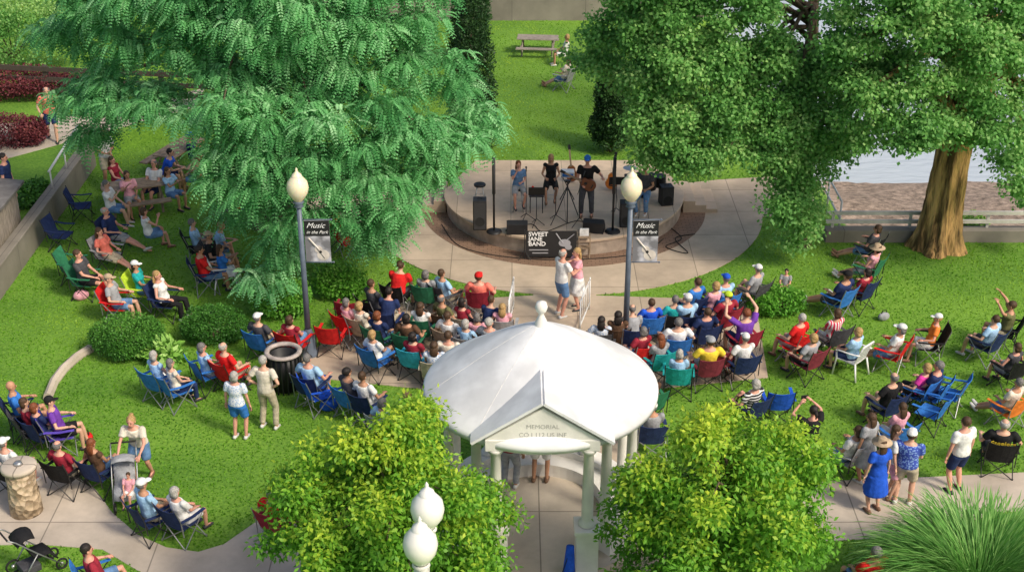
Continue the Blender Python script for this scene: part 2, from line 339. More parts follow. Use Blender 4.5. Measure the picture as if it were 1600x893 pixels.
for k in range(5): mb=MB(); mb.tube([(0,k*1.6,0),(0,k*1.6,1.0)],.03,8); mb.build('post',WHITEPL,w,True)
w=empty('far_wall',(0,56.6,0),0,'low grey wall behind the far lawn at the top','wall')
mb=MB(); mb.box((-1,0,.5),(18,.4,1.0)); mb.build('wall_body',CONCW,w)
mb=MB(); mb.box((-1,0,1.04),(18.2,.5,.08)); mb.build('coping',CONC2,w)
pts=[tuple(G(*q)) for q in((75,625),(85,600),(100,580),(120,562),(142,548))]
mb=MB(); mb.tube([(p[0],p[1],.05) for p in pts],[(.14,.1)]*5,8,side=(0,0,1)); tag(mb.build('stone_kerb',CONC2),'curved pale stone kerb on the left lawn beside the hedge','kerb')
NG=250000; Yg=20+rng.random(NG)*42; Xg=(rng.random(NG)*2-1)*(Yg*.46+3)
ok=np.ones(NG,bool)
for pl in PAVE: ok&=~inpoly(Xg,Yg,pl)
ok&=~((Xg>8.8)&(Yg>35)); Xg=Xg[ok];Yg=Yg[ok]; n=len(Xg)
d=rng.normal(size=(n,3))*.5; d[:,2]=1; d=nrmz(d); nn=rng.normal(size=(n,3)); nn=nrmz(nn-d*(nn*d).sum(1,keepdims=True))
tn=.46+.24*np.sin(Xg*.9+np.sin(Yg*.7)*2)*np.cos(Yg*.8+Xg*.2)+.12*np.sin(Xg*2.7+Yg*1.9+2*np.sin(Xg*.8))+.18*(rng.random(n)-.5)+.2*((Yg>40))+.1*(Xg>7)  # sun patches and brighter back and right lawn painted into the blade tint
g=leaf_mesh('lawn_grass',np.stack([Xg,Yg,np.full(n,-.01)],1),d,nn,rng.uniform(.035,.065,n),rng.uniform(.03,.05,n),tn,GRB)
tag(g,'short green lawn grass','grass',kind='stuff')
# ------------------------------------------------------------ trees
def tree(name,label,base,top,r0,r1,blobs,leaf,lim,barkm=BARK,group=None,seed=1):
    w=empty(name,base,0,label,'tree',group); off=Vector(base)
    bl=[(b[0]-off.x,b[1]-off.y,b[2]-off.z,*b[3:]) for b in blobs]
    mb=MB(); trunk(mb,(0,0,0),tuple(Vector(top)-off),r0,r1,bl,lim,seed); mb.build('trunk',barkm,w,True)
    leaf(bl,w); return w
LP=[(100,-60),(85,50),(120,110),(100,155),(135,200),(122,240),(112,258),(165,185),(200,170),(262,175),(320,195),(318,250),(335,300),(362,335),(392,362),(392,430),(380,455),(395,468),(432,448),(455,425),(466,400),(500,340),(540,358),(590,380),(625,365),(632,335),(625,295),(685,265),(735,225),(768,195),(772,145),(722,100),(672,75),(672,40),(700,-60)]
lb=poly_blobs(LP,215,lambda x,y:30.5+3.9*((x-470)/400)**2+.9*(y<150),.38,.8,.36,31,.5)
lb+=[(-5.5+random.uniform(-6,6),36+random.uniform(-3,4),random.uniform(8,10.5),1.1,1.1,.6) for _ in range(12)]
tb=G(430,352)
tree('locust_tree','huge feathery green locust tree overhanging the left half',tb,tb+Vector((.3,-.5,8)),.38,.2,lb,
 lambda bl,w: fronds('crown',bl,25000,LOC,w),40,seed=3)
GP=[(1300,-60),(1290,60),(1295,150),(1310,215),(1345,238),(1375,236),(1400,230),(1440,222),(1480,215),(1530,218),(1560,235),(1575,270),(1590,310),(1650,330),(1650,-60)]
gb=poly_blobs(GP,190,lambda x,y:31.8+1.5*((x-1450)/200)**2,.25,.6,.4,22,.9)+[(12+random.uniform(-3,4),37+random.uniform(-1,4),random.uniform(8,10),1.1,1.1,.7) for _ in range(6)]
tb=G(1462,385)
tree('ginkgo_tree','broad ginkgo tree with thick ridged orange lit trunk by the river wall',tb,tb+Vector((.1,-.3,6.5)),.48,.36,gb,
 lambda bl,w: cloud('crown',bl,85000,.105,.09,GIN,w,droop=.5,inner=.1,spread=.12),22,BARKSUN,seed=5)
GP2=[(940,-60),(930,30),(880,75),(885,115),(915,130),(960,110),(990,150),(990,215),(998,258),(1050,262),(1080,285),(1120,262),(1180,250),(1205,305),(1215,365),(1252,388),(1268,345),(1278,300),(1300,262),(1325,235),(1310,110),(1262,80),(1225,60),(1200,-10),(1180,-60)]
gb=poly_blobs(GP2,240,lambda x,y:32.7+1.5*((x-1120)/200)**2,.25,.6,.42,22,.6)+[(6.5+random.uniform(-3,4),39+random.uniform(-1,4),random.uniform(8,10),1.1,1.1,.7) for _ in range(4)]
tb=G(1252,383)
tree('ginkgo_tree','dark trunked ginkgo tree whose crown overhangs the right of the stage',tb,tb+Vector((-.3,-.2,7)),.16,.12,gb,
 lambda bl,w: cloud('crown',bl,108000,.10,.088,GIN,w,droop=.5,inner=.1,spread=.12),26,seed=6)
def st(px,py,Y,rx,rz,label,seed):
    q=P(px,py,Y); rd=random.Random(seed); bl=[(q.x,q.y,q.z,rx*.7,rx*.7,rz*.7)]
    for k in range(120):
        a=rd.uniform(0,2*PI); ph=math.asin(rd.uniform(-.9,1)); t=rd.uniform(.5,1.0)*(1+.1*math.sin(3*a+seed)); tw=1-.22*max(0,math.sin(ph))
        bl.append((q.x+math.cos(a)*math.cos(ph)*rx*t*tw,q.y+math.sin(a)*math.cos(ph)*rx*.9*t*tw,q.z+math.sin(ph)*rz*t,*[rd.uniform(.18,.42)]*2,rd.uniform(.15,.32)))
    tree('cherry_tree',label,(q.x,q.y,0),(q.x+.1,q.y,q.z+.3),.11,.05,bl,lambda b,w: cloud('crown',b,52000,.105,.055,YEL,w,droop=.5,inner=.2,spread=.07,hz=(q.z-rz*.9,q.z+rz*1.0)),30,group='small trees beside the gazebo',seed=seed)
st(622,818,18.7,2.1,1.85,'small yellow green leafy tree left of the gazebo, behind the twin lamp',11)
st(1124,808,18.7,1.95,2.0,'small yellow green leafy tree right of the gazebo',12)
def shrub(name,label,cat,px,py,rx,ry,rz,mat,n,Ln,W,gz=0):
    b=G(px,py,gz); w=empty(name,b,0,label,cat); bl=[(0,0,rz*.85,rx*.92,ry*.92,rz)]
    for k in range(14):
        a=random.uniform(0,2*PI); bl.append((math.cos(a)*rx*.66,math.sin(a)*ry*.66,random.uniform(.5,1.3)*rz,rx*.3,ry*.3,rz*.4))
    cloud('foliage',bl,n,Ln,W,mat,w,inner=.6,droop=0)
    mb=MB()
    for k in range(9):
        a=k*2*PI/9; mb.tube([(math.cos(a)*.05,math.sin(a)*.05,0),(math.cos(a)*rx*.4,math.sin(a)*ry*.4,rz*.7),(math.cos(a)*rx*.7,math.sin(a)*ry*.7,rz*1.2)],[.03,.02,.008],5)
    mb.build('stem',BARK,w); return w
shrub('hedge','dark clipped round hedge on the left lawn beside the stone kerb','hedge',203,550,.93,.75,.5,HED,16000,.05,.035)
shrub('hedge','dark clipped hedge between the round hedge and the left lamp post','hedge',337,530,.84,.68,.45,HED,14000,.05,.035)
shrub('bush','bright green loose bush behind the left lamp post','bush',440,492,.78,.55,.55,BSH,7000,.09,.06)
shrub('bush','bright green rounded bush between the left tree and red chairs','bush',532,462,.72,.55,.5,BSH,6500,.09,.06)
shrub('hosta','pale green hosta plant between the two dark hedges','plant',258,562,.45,.4,.22,HOS,500,.26,.12)
shrub('bush','low green bush on the right lawn near the child','bush',1210,487,.8,.5,.35,BSH,5000,.09,.06)
shrub('barberry_hedge','dark red barberry hedge at upper left beside the fence','hedge',20,150,3.0,1.0,.55,REDL,12000,.08,.06,gz=.55)
shrub('barberry_hedge','dark red barberry hedge at the left edge below the fence','hedge',10,225,1.4,.8,.5,REDL,9000,.08,.06,gz=.55)
shrub('bush','tall yellow green bush in the top left corner','bush',20,90,3.0,1.4,1.5,GIN,16000,.11,.08,gz=.5)
shrub('ivy','green ivy spilling over the left retaining wall','plant',55,318,.35,.9,.35,HED,2500,.1,.08,gz=.4)
shrub('weeds','small leafy weeds beside the thick ginkgo trunk at the river wall','plant',1515,362,.5,.3,.3,HOS,700,.14,.06)
def column(px,py,r,h,label):
    b=G(px,py); w=empty('arborvitae',b,0,label,'tree'); bl=[(random.uniform(-.1,.1),random.uniform(-.1,.1),.4+k*h/14,r*(1-(k/14)**2*.75),r*(1-(k/14)**2*.75),h/11) for k in range(14)]
    cloud('crown',bl,14000,.12,.05,EVG,w,up=.6,inner=.7,droop=-.5); mb=MB(); mb.tube([(0,0,0),(0,0,h*.7)],[.1,.03],8); mb.build('trunk',BARK,w,True)
column(738,232,.75,5.5,'tall dark arborvitae behind the stage on the left')
column(952,236,.6,2.7,'short dark arborvitae behind the stage on the right')
column(1030,120,.8,3.6,'dark arborvitae far behind the stage at right')
column(735,95,.8,4.5,'dark arborvitae far behind the stage at left')
q=G(1520,960); w=empty('pampas_grass',(q.x,q.y,0),0,'big arching clump of tall ornamental grass in the lower right corner','plant')
nb=12000; a=rng.random(nb)*2*PI; rr=rng.random(nb)**.6; Lh=rng.uniform(.9,1.75,nb); seg=7; B=[];D=[];NN=[];T=[];LN=[]
tn=rng.random(nb); a2=a+rng.normal(size=nb)*.6
prev=np.stack([np.cos(a)*.75*rr,np.sin(a)*.75*rr,np.zeros(nb)],1); bend=rng.uniform(.15,1.05,nb)+.5*rr
for k in range(seg):
    th=np.minimum(bend*(.12+.42*k),2.9); dd=np.stack([np.cos(a2)*np.sin(th),np.sin(a2)*np.sin(th),np.cos(th)],1); ll=Lh/seg*1.35
    n_=np.stack([-np.cos(a2)*np.cos(th),-np.sin(a2)*np.cos(th),np.sin(th)],1)
    B.append(prev-dd*ll[:,None]*.12); D.append(dd); NN.append(n_); T.append(tn*.6+.06*k); LN.append(ll*1.25); prev=prev+dd*ll[:,None]
LN=np.concatenate(LN); leaf_mesh('blades',np.concatenate(B),np.concatenate(D),np.concatenate(NN),LN,np.full(len(LN),.022),np.concatenate(T),ORN,w,curl=.02)
# ------------------------------------------------------------ people
def ik(a,b,l1,l2,hint):
    a=Vector(a);b=Vector(b);d=b-a;L=min(d.length,(l1+l2)*.995); dn=d.normalized(); x=(l1*l1-l2*l2+L*L)/(2*L); h=math.sqrt(max(0,l1*l1-x*x))
    hv=Vector(hint); hv=(hv-dn*hv.dot(dn)); hv=hv.normalized() if hv.length>1e-6 else Vector((0,0,1))
    return a+dn*x+hv*h, a+dn*L
POSES={
 's0':(.50,-.15,[(-.12,.42,.08),(.12,.45,.08)],[(-.1,.30,.62),(.1,.30,.62)]),
 's1':(.50,-.22,[(-.14,.5,.08),(.12,.42,.08)],[(-.30,.22,.70),(.30,.22,.70)]),
 's2':(.49,-.3,[(-.05,.78,.09),(.03,.80,.14)],[(-.12,.22,.66),(.29,.2,.70)]),
 's3':(.50,-.12,[(-.12,.4,.08),(.14,.5,.08)],[(-.1,.30,.62),(.1,.28,.98)]),
 's4':(.50,.35,[(-.15,.42,.08),(.15,.42,.08)],[(-.07,.48,.68),(.07,.48,.68)]),
 's5':(.50,-.08,[(-.15,.42,.08),(.15,.45,.08)],[(-.3,.22,1.35),(.22,.25,1.38)]),
 's6':(.50,-.05,[(-.12,.42,.08),(.12,.4,.08)],[(-.05,.36,.92),(.05,.36,.92)]),
 's7':(.50,-.18,[(-.1,.46,.08),(.02,.55,.30)],[(-.28,.2,.70),(.06,.30,.66)]),
 't0':(.93,.0,[(-.11,0,.08),(.12,.03,.08)],[(-.26,.06,.86),(.26,.06,.86)]),
 't1':(.93,-.02,[(-.15,0,.08),(.16,.02,.08)],[(-.18,.02,1.02),(.18,.02,1.02)]),
 't2':(.93,.0,[(-.1,-.03,.08),(.12,.05,.08)],[(-.14,.30,1.62),(.10,.32,1.65)]),
 't3':(.93,.04,[(-.13,0,.08),(.12,-.08,.08)],[(-.12,.40,1.30),(.14,.38,1.15)]),
 't4':(.91,.38,[(-.12,-.15,.08),(.12,.1,.08)],[(-.2,.55,.98),(.2,.55,.98)]),
 't5':(.90,.05,[(-.09,.28,.09),(.10,-.26,.12)],[(-.24,-.14,.92),(.24,.2,.95)]),
 't6':(.93,.0,[(-.12,0,.08),(.12,.03,.08)],[(-.04,.26,1.12),(.04,.26,1.08)]),
 't7':(.93,.05,[(-.14,0,.08),(.14,.04,.08)],[(-.42,.28,1.22),(.12,.24,1.02)]),
 'p0':(.80,.02,[(-.12,.22,.25),(.14,.26,.22)],[(-.05,.30,1.02),(.08,.22,1.34)]),
 'p1':(.80,.02,[(-.12,.22,.25),(.14,.26,.22)],[(-.16,.32,.98),(.16,.32,.98)]),
 'g0':(.13,-.1,[(-.12,.72,.09),(.12,.66,.09)],[(-.1,.35,.35),(.1,.35,.35)]),
}
_sk={}
def skel(pose,fem):
    k=(pose,fem)
    if k in _sk: return _sk[k]
    pz,ln,an,wr=POSES[pose]; sit=pose[0] in 'spg'
    pel=Vector((0,0,pz)); up=Vector((0,math.sin(ln),math.cos(ln))); S={}
    S['pel']=pel; S['up']=up; sw=.165 if fem else .185
    hu=Vector((0,math.sin(ln*.3),math.cos(ln*.3))); S['neck']=pel+up*.55; S['head']=S['neck']+hu*.135+Vector((0,.015,0)); S['hu']=hu
    S['leg']=[];S['arm']=[]
    for i,s in enumerate((-1,1)):
        hip=pel+Vector((s*.09,0,-.03)); kn,ank=ik(hip,an[i],.43,.42,(s*.15,.7 if sit else 1,1 if sit else 0)); S['leg'].append((hip,kn,ank))
        sh=pel+up*.47+Vector((s*sw,0,0)); hint=(s*.6,-.5,-.8) if pose not in('t1',) else (s*1,-.6,-.1)
        el,w_=ik(sh,wr[i],.29,.26,hint); S['arm'].append((sh,el,w_))
    _sk[k]=S; return S
def torso(mb,S,fem,inf,z0=0.0,top=.53):
    up=S['up'];pel=S['pel']
    prof=[(-.06,.13,.10),(0,.165,.12),(.10,.158,.12),(.20,.145,.11),(.32,.158,.118),(.42,.17,.11),(.49,.13,.085),(.53,.07,.065)]
    if fem: prof=[(-.06,.13,.10),(0,.17,.12),(.10,.15,.11),(.20,.12,.09),(.32,.14,.115),(.42,.15,.10),(.49,.115,.08),(.53,.06,.058)]
    pr=[p for p in prof if z0-.001<=p[0]<=top]
    mb.tube([pel+up*p[0] for p in pr],[(p[1]+inf,p[2]+inf) for p in pr],12,side=(1,0,0))
    if fem:
        for s in(-1,1): mb.ell(pel+up*.33+Vector((s*.06,.085,0)),(.055+inf*.6,.05+inf*.6,.055+inf*.6),8,6)
def remesh(mb,vox,name,sm=4):
    me=mb.mesh('tmp'); o=bpy.data.objects.new('tmp',me); C.objects.link(o)
    r=o.modifiers.new('r','REMESH'); r.mode='VOXEL'; r.voxel_size=vox
    s=o.modifiers.new('s','SMOOTH'); s.factor=.5; s.iterations=sm
    dg=bpy.context.evaluated_depsgraph_get(); dg.update(); out=bpy.data.meshes.new_from_object(o.evaluated_get(dg)); bpy.data.objects.remove(o); bpy.data.meshes.remove(me)
    out.name=name; out.materials.clear(); return out
_mc={}
def extend(me,mb,name):
    vs=[tuple(v.co) for v in me.vertices]; fs=[tuple(p.vertices) for p in me.polygons]; m2=MB(); m2.add(vs,fs); b=len(vs)
    m2.v+=mb.v; m2.f+=[tuple(i+b for i in f) for f in mb.f]; m2.m+=mb.m
    out=m2.mesh(name); out.polygons.foreach_set('use_smooth',[True]*len(out.polygons)); bpy.data.meshes.remove(me); return out
def body_mesh(pose,fem):
    k=('b',pose,fem)
    if k in _mc: return _mc[k]
    S=skel(pose,fem); mb=MB(); torso(mb,S,fem,0,-.1); f=.9 if fem else 1
    mb.tube([S['neck']-S['up']*.06,S['head']-S['hu']*.05],[.055*f,.05*f],10)
    h=S['head']; mb.ell(h+Vector((0,-.005,.015)),(.075,.092,.105),14,10); mb.ell(h+Vector((0,.022,-.05)),(.055,.062,.07),12,8)
    for hip,kn,an in S['leg']:
        mb.tube([hip,hip.lerp(kn,.5),kn,kn.lerp(an,.35),an],[.088*f,.075*f,.055*f,.056*f,.036*f],10)
        fd=Vector((0,1,-.0))
        if pose=='g0': fd=Vector((0,.3,.9))
        mb.tube([an+Vector((0,-.03,-.03)),an+fd*.07+Vector((0,0,-.035)),an+fd*.16+Vector((0,0,-.05))],[.035,.038,.022],8)
    for sh,el,w in S['arm']: mb.tube([sh,sh.lerp(el,.4),el,el.lerp(w,.4),w],[.055*f,.048*f,.038*f,.036*f,.025*f],10)
    me=remesh(mb,.017,'body'); x=MB()
    for i,(sh,el,w) in enumerate(S['arm']):
        s=(-1,1)[i]; d=(w-el).normalized(); side=d.cross(Vector((0,0,1))); side=side.normalized() if side.length>.1 else Vector((1,0,0)); pn=side.cross(d).normalized()
        if pn.z>0: pn=-pn
        x.tube([w-d*.02,w+d*.03,w+d*.085],[(.024,.018),(.038,.016),(.038,.013)],8,side=side)
        for o_,l in((-.029,.062),(-.01,.075),(.01,.07),(.028,.055)):
            b0=w+d*.075+side*o_; p1=b0+d*l*.5+pn*.008; p2=p1+d*l*.3+pn*l*.4; x.tube([b0,p1,p2],[.0095,.009,.007],5)
        tb_=w+d*.03-side*.03*s; x.tube([tb_,tb_+d*.03-side*s*.025,tb_+d*.06-side*s*.028+pn*.01],[.012,.011,.008],5)
    x.mat(0).ell(h+Vector((0,.096,-.018)),(.013,.02,.026),6,5)
    for s in(-1,1): x.ell(h+Vector((s*.076,-.005,-.005)),(.012,.022,.032),6,5)
    x.mat(1)
    for s in(-1,1): x.ell(h+Vector((s*.03,.083,.008)),(.014,.009,.009),6,5)
    x.mat(2).ell(h+Vector((0,.082,-.055)),(.024,.007,.008),6,5)
    me=extend(me,x,'body')
    for m in(SKIN[0],EYE,LIP): me.materials.append(m)
    _mc[k]=me; return me
def cloth_mesh(kind,pose,fem):
    k=(kind,pose,fem)
    if k in _mc: return _mc[k]
    S=skel(pose,fem); mb=MB()
    if kind in('shirt','tank','longsleeve'):
        torso(mb,S,fem,.02,-.06 if pose[0]=='t' else 0,.50); q={'shirt':.62,'tank':.12,'longsleeve':1}[kind]
        for sh,el,w in S['arm']:
            mb.ell(sh,(.07,.07,.07),8,6)
            if kind=='longsleeve': mb.tube([sh,el,w],[.07,.056,.042],10)
            else: e=sh.lerp(el,q); mb.tube([sh,e],[.072,.07],10)
    else:
        mb.tube([S['pel']-S['up']*.09,S['pel']+S['up']*.0,S['pel']+S['up']*.09],[(.15,.12),(.182,.138),(.17,.13)],12,side=(1,0,0))
        if kind=='skirt' and pose[0]=='t': p=S['pel']; mb.tube([p,p+Vector((0,0,-.2)),p+Vector((0,0,-.46))],[(.18,.14),(.22,.18),(.26,.22)],14,side=(1,0,0))
        for hip,kn,an in S['leg']:
            if kind=='pants': mb.tube([hip,hip.lerp(kn,.5),kn,an+(kn-an)*.08],[.108,.096,.075,.065],10)
            elif kind=='skirt': mb.tube([hip,hip.lerp(kn,.9)],[.12,.12],10)
            else: mb.tube([hip,hip.lerp(kn,.5),hip.lerp(kn,.82)],[.108,.1,.092],10)
    me=remesh(mb,.02,kind,3); me.materials.append(EYE); me.polygons.foreach_set('use_smooth',[True]*len(me.polygons)); _mc[k]=me; return me
def hair_mesh(st):
    k=('h',st)
    if k in _mc: return _mc[k]
    mb=MB(); mb.ell((0,-.02,.03),(.086,.096,.103),16,12)
    rd=random.Random(5); mb.v=[(x*(1+rd.uniform(-.05,.05)),y*(1+rd.uniform(-.05,.05)),max(z,-.045 if y<.02 else .035)) for x,y,z in mb.v]
    if st=='balding': mb.v=[(x,y,min(z,.075)) for x,y,z in mb.v]
    if st=='long': mb.tube([(0,-.03,.04),(0,-.075,-.04),(0,-.085,-.15),(0,-.07,-.27)],[(.07,.05),(.085,.045),(.085,.038),(.05,.02)],10,side=(1,0,0))
    if st=='bob': mb.tube([(0,-.02,.05),(0,-.045,-.03),(0,-.05,-.1)],[(.08,.07),(.096,.062),(.085,.05)],12,side=(1,0,0))
    if st=='bun': mb.ell((0,-.06,.12),(.045,.045,.04),10,7)
    if st=='tail': mb.tube([(0,-.1,.05),(0,-.15,.0),(0,-.14,-.12)],[.03,.035,.012],8)
    me=mb.mesh('hair'); me.polygons.foreach_set('use_smooth',[True]*len(me.polygons)); me.materials.append(EYE); _mc[k]=me; return me
def hat_mesh(st):
    k=('t',st)
    if k in _mc: return _mc[k]
    mb=MB()
    if st=='cap':
        mb.ell((0,-.01,.045),(.092,.108,.095),14,10); mb.v=[(x,y,max(z,.04)) for x,y,z in mb.v]; mb.ell((0,.115,.045),(.07,.075,.009),12,6)
    else: mb.lathe([(0,.15),(.06,.148),(.088,.12),(.095,.055),(.2,.035),(.2,.028),(.095,.045),(.09,.03)],(0,0,0),18)
    me=mb.mesh('hat'); me.polygons.foreach_set('use_smooth',[True]*len(me.polygons)); me.materials.append(EYE); _mc[k]=me; return me
def shoe_mesh():
    if 'shoe' in _mc: return _mc['shoe']
    mb=MB(); mb.tube([(0,-.07,-.035),(0,-.03,-.03),(0,.06,-.04),(0,.14,-.05),(0,.17,-.055)],[(.03,.035),(.042,.048),(.046,.036),(.042,.026),(.02,.015)],10,side=(1,0,0))
    me=mb.mesh('shoe'); me.polygons.foreach_set('use_smooth',[True]*len(me.polygons)); me.materials.append(EYE); _mc['shoe']=me; return me
SHOES=[mk('shoe_white',(.6,.6,.58),.6),mk('shoe_dark',(.04,.04,.045),.6),mk('shoe_brown',(.18,.1,.06),.6)]
def cm(fn,name):
    mb=MB(); fn(mb); me=mb.mesh(name); me.materials.append(BLACKM); return me
def sheet(mb,rows,th=.012):
    n=len(rows[0]); vs=[Vector(p) for r in rows for p in r]; m_=len(rows); k=len(vs)
    nn=(vs[n]-vs[0]).cross(vs[1]-vs[0]).normalized()*th
    vs+= [v+nn for v in vs]; fs=[]
    for i in range(m_-1):
        for j in range(n-1): a=i*n+j; fs.append((a,a+1,a+n+1,a+n)); fs.append((k+a,k+a+n,k+a+n+1,k+a+1))
    for j in range(n-1): fs.append((j,k+j,k+j+1,j+1)); a=(m_-1)*n+j; fs.append((a,a+1,k+a+1,k+a))
    for i in range(m_-1): a=i*n; fs.append((a,a+n,k+a+n,k+a)); a=i*n+n-1; fs.append((a,k+a,k+a+n,a+n))
    mb.add(vs,fs)
def seatf(mb): sheet(mb,[[(x*.27,y,.42-.05*(1-abs(x)**2)*(1 if -.15<y<.22 else .3)) for x in(-1,-.5,0,.5,1)] for y in(-.2,-.08,.1,.26)])
def backf(mb): sheet(mb,[[(x*(.26+.03*t),-.20-.19*t-.05*(1-x*x),.38+.50*t+.03*t*x*x) for x in(-1,-.5,0,.5,1)] for t in(0,.25,.5,.75,1)])
CH_SEAT=cm(seatf,'seat'); CH_BACK=cm(backf,'backrest')
CH_ARM=[cm(lambda mb,s=s: sheet(mb,[[(s*.31-.035,y,z),(s*.31+.035,y,z)] for y,z in((-.3,.66),(0,.625),(.3,.64))]),'armrest') for s in(-1,1)]
def legf(sx,sy):
    def f(mb):
        ft=(sx*.3,sy*.28 if sy>0 else -.27,0.01); mb.tube([ft,(-sx*.26,(.25 if sy>0 else -.22),.43)],.011,6)
        mb.tube([ft,(sx*.31,(-.26 if sy>0 else .28),.63)],.011,6); mb.tube([(ft[0],ft[1],0),(ft[0],ft[1],.035)],.02,6)
    return cm(f,'leg')
CH_LEG=[legf(a,b_) for a in(-1,1) for b_ in(-1,1)]
CH_POST=[cm(lambda mb,s=s: mb.tube([(s*.30,-.26,.3),(s*.295,-.29,.64),(s*.295,-.40,.95)],.012,6),'back_post') for s in(-1,1)]
def camp_chair(loc,rz,col,label,sc=1):
    w=empty('camp_chair',loc,rz,label,'chair','folding camp chairs'); w.scale=(sc,)*3
    f=fab(col); inst('seat',CH_SEAT,w,[f]); inst('backrest',CH_BACK,w,[f])
    for a in CH_ARM: inst('armrest',a,w,[f])
    lm=random.choice([BLACKM,BLACKM,GREYM])
    for a in CH_LEG: inst('leg',a,w,[lm])
    for a in CH_POST: inst('back_post',a,w,[lm])
    return w
def plastic_chair(loc,rz,label):
    w=empty('plastic_chair',loc,rz,label,'chair','white plastic garden chairs')
    mb=MB(); sheet(mb,[[(x*.24,y,.42-.015*(1-x*x)) for x in(-1,0,1)] for y in(-.22,0,.24)],.02); mb.build('seat',WHITEPL,w)
    mb=MB()
    for k in range(6): x=-.2+k*.08; mb.slab([(x-.026,-.22,.42),(x+.026,-.22,.42),(x+.026,-.36,.86),(x-.026,-.36,.86)],.015)
    mb.tube([(-.25,-.35,.80),(-.22,-.37,.88),(0,-.385,.9),(.22,-.37,.88),(.25,-.35,.80)],.022,8); mb.build('backrest',WHITEPL,w)
    for s in(-1,1):
        mb=MB(); mb.tube([(s*.25,-.33,.68),(s*.28,-.1,.66),(s*.28,.2,.65),(s*.26,.25,.6)],[(.03,.014)]*4,8,side=(1,0,0)); mb.build('armrest',WHITEPL,w,True)
        mb=MB(); mb.tube([(s*.29,.28,0),(s*.25,.24,.42),(s*.26,.25,.63)],[(.028,.02)]*3,8); mb.build('leg',WHITEPL,w,True)
        mb=MB(); mb.tube([(s*.28,-.32,0),(s*.24,-.24,.42)],[(.028,.02)]*2,8); mb.build('leg',WHITEPL,w,True)
    return w
STG=Vector((1.5,36.3,0)); npers=0
def person(hx,hy,pose,fem,top,bot,kind,hair,style,hat,chair,hint,face=None,gz=0,sc=1,sleeve=None,full=None,cat='person'):
    global npers; npers+=1
    if pose=='s0' and npers%4==0: pose='s7'
    if pose=='s1' and npers%5==0: pose='s4'
    S=skel(pose,fem); hd=S['head']; sc=sc*random.uniform(.96,1.04)*(.95 if fem else 1)
    q=G(hx,hy,gz+hd.z*sc)
    if face is None: a=math.atan2(STG.x-q.x,STG.y-q.y)+random.uniform(-.35,.35)
    else: a=R(face)
    fx,fy=math.sin(a),math.cos(a); loc=Vector((q.x-fx*hd.y*sc,q.y-fy*hd.y*sc,gz))
    hw=(f"{hat.replace('_',' ')}" if hat!='-' else ('bald head' if hair=='bald' else f"{hair} hair"))
    tw=top.replace('_',' ').replace('stripe red','red striped').replace('stripe black','black striped')
    gw='dress' if kind=='dress' else f"top, {bot} {kind}"
    lab=full or f"person, {hw}, {tw} {gw}, {hint}"
    w=empty('person',loc,-a,lab,cat,'people at the concert'); g=random.uniform(.95,1.15); w.scale=(sc*(1 if full else g),sc*(1 if full else g),sc)
    inst('body',body_mesh(pose,fem),w,[random.choice(SKIN)])
    sl=sleeve or ('tank' if fem and random.random()<.3 else 'shirt')
    inst('shirt' if kind!='dress' else 'dress_top',cloth_mesh(sl,pose,fem),w,[fab(top)])
    k2='skirt' if kind=='dress' else kind
    inst('skirt' if k2=='skirt' else ('trousers' if k2=='pants' else 'shorts'),cloth_mesh(k2,pose,fem),w,[fab(top if kind=='dress' else bot)])
    if style=='short' and hair in('white','grey') and random.random()<.5: style='balding'
    if hair!='bald' : inst('hair',hair_mesh(style),w,[_hm[hair]],hd)
    if hat!='-': hc,ht=hat.rsplit('_',1); inst('hat',hat_mesh('cap' if ht=='cap' else 'straw'),w,[fab('tan' if hc=='straw' else hc)],hd)
    sm=random.choice(SHOES)
    for hip,kn,an in S['leg']:
        M=Matrix.Translation(an)
        if pose=='g0': M=M@Matrix.Rotation(R(65),4,'X')
        if pose=='s2': M=M@Matrix.Rotation(R(35),4,'X')
        inst('shoe',shoe_mesh(),w,[sm],M=M)
    if chair not in('-','bench','ground','stool'):
        if chair=='plastic': plastic_chair(loc,-a,f"white plastic garden chair under the person in {tw} {hint}")
        else: camp_chair(loc,-a,chair,f"{chair} camp chair under the {tw} topped person {hint}")
    return w
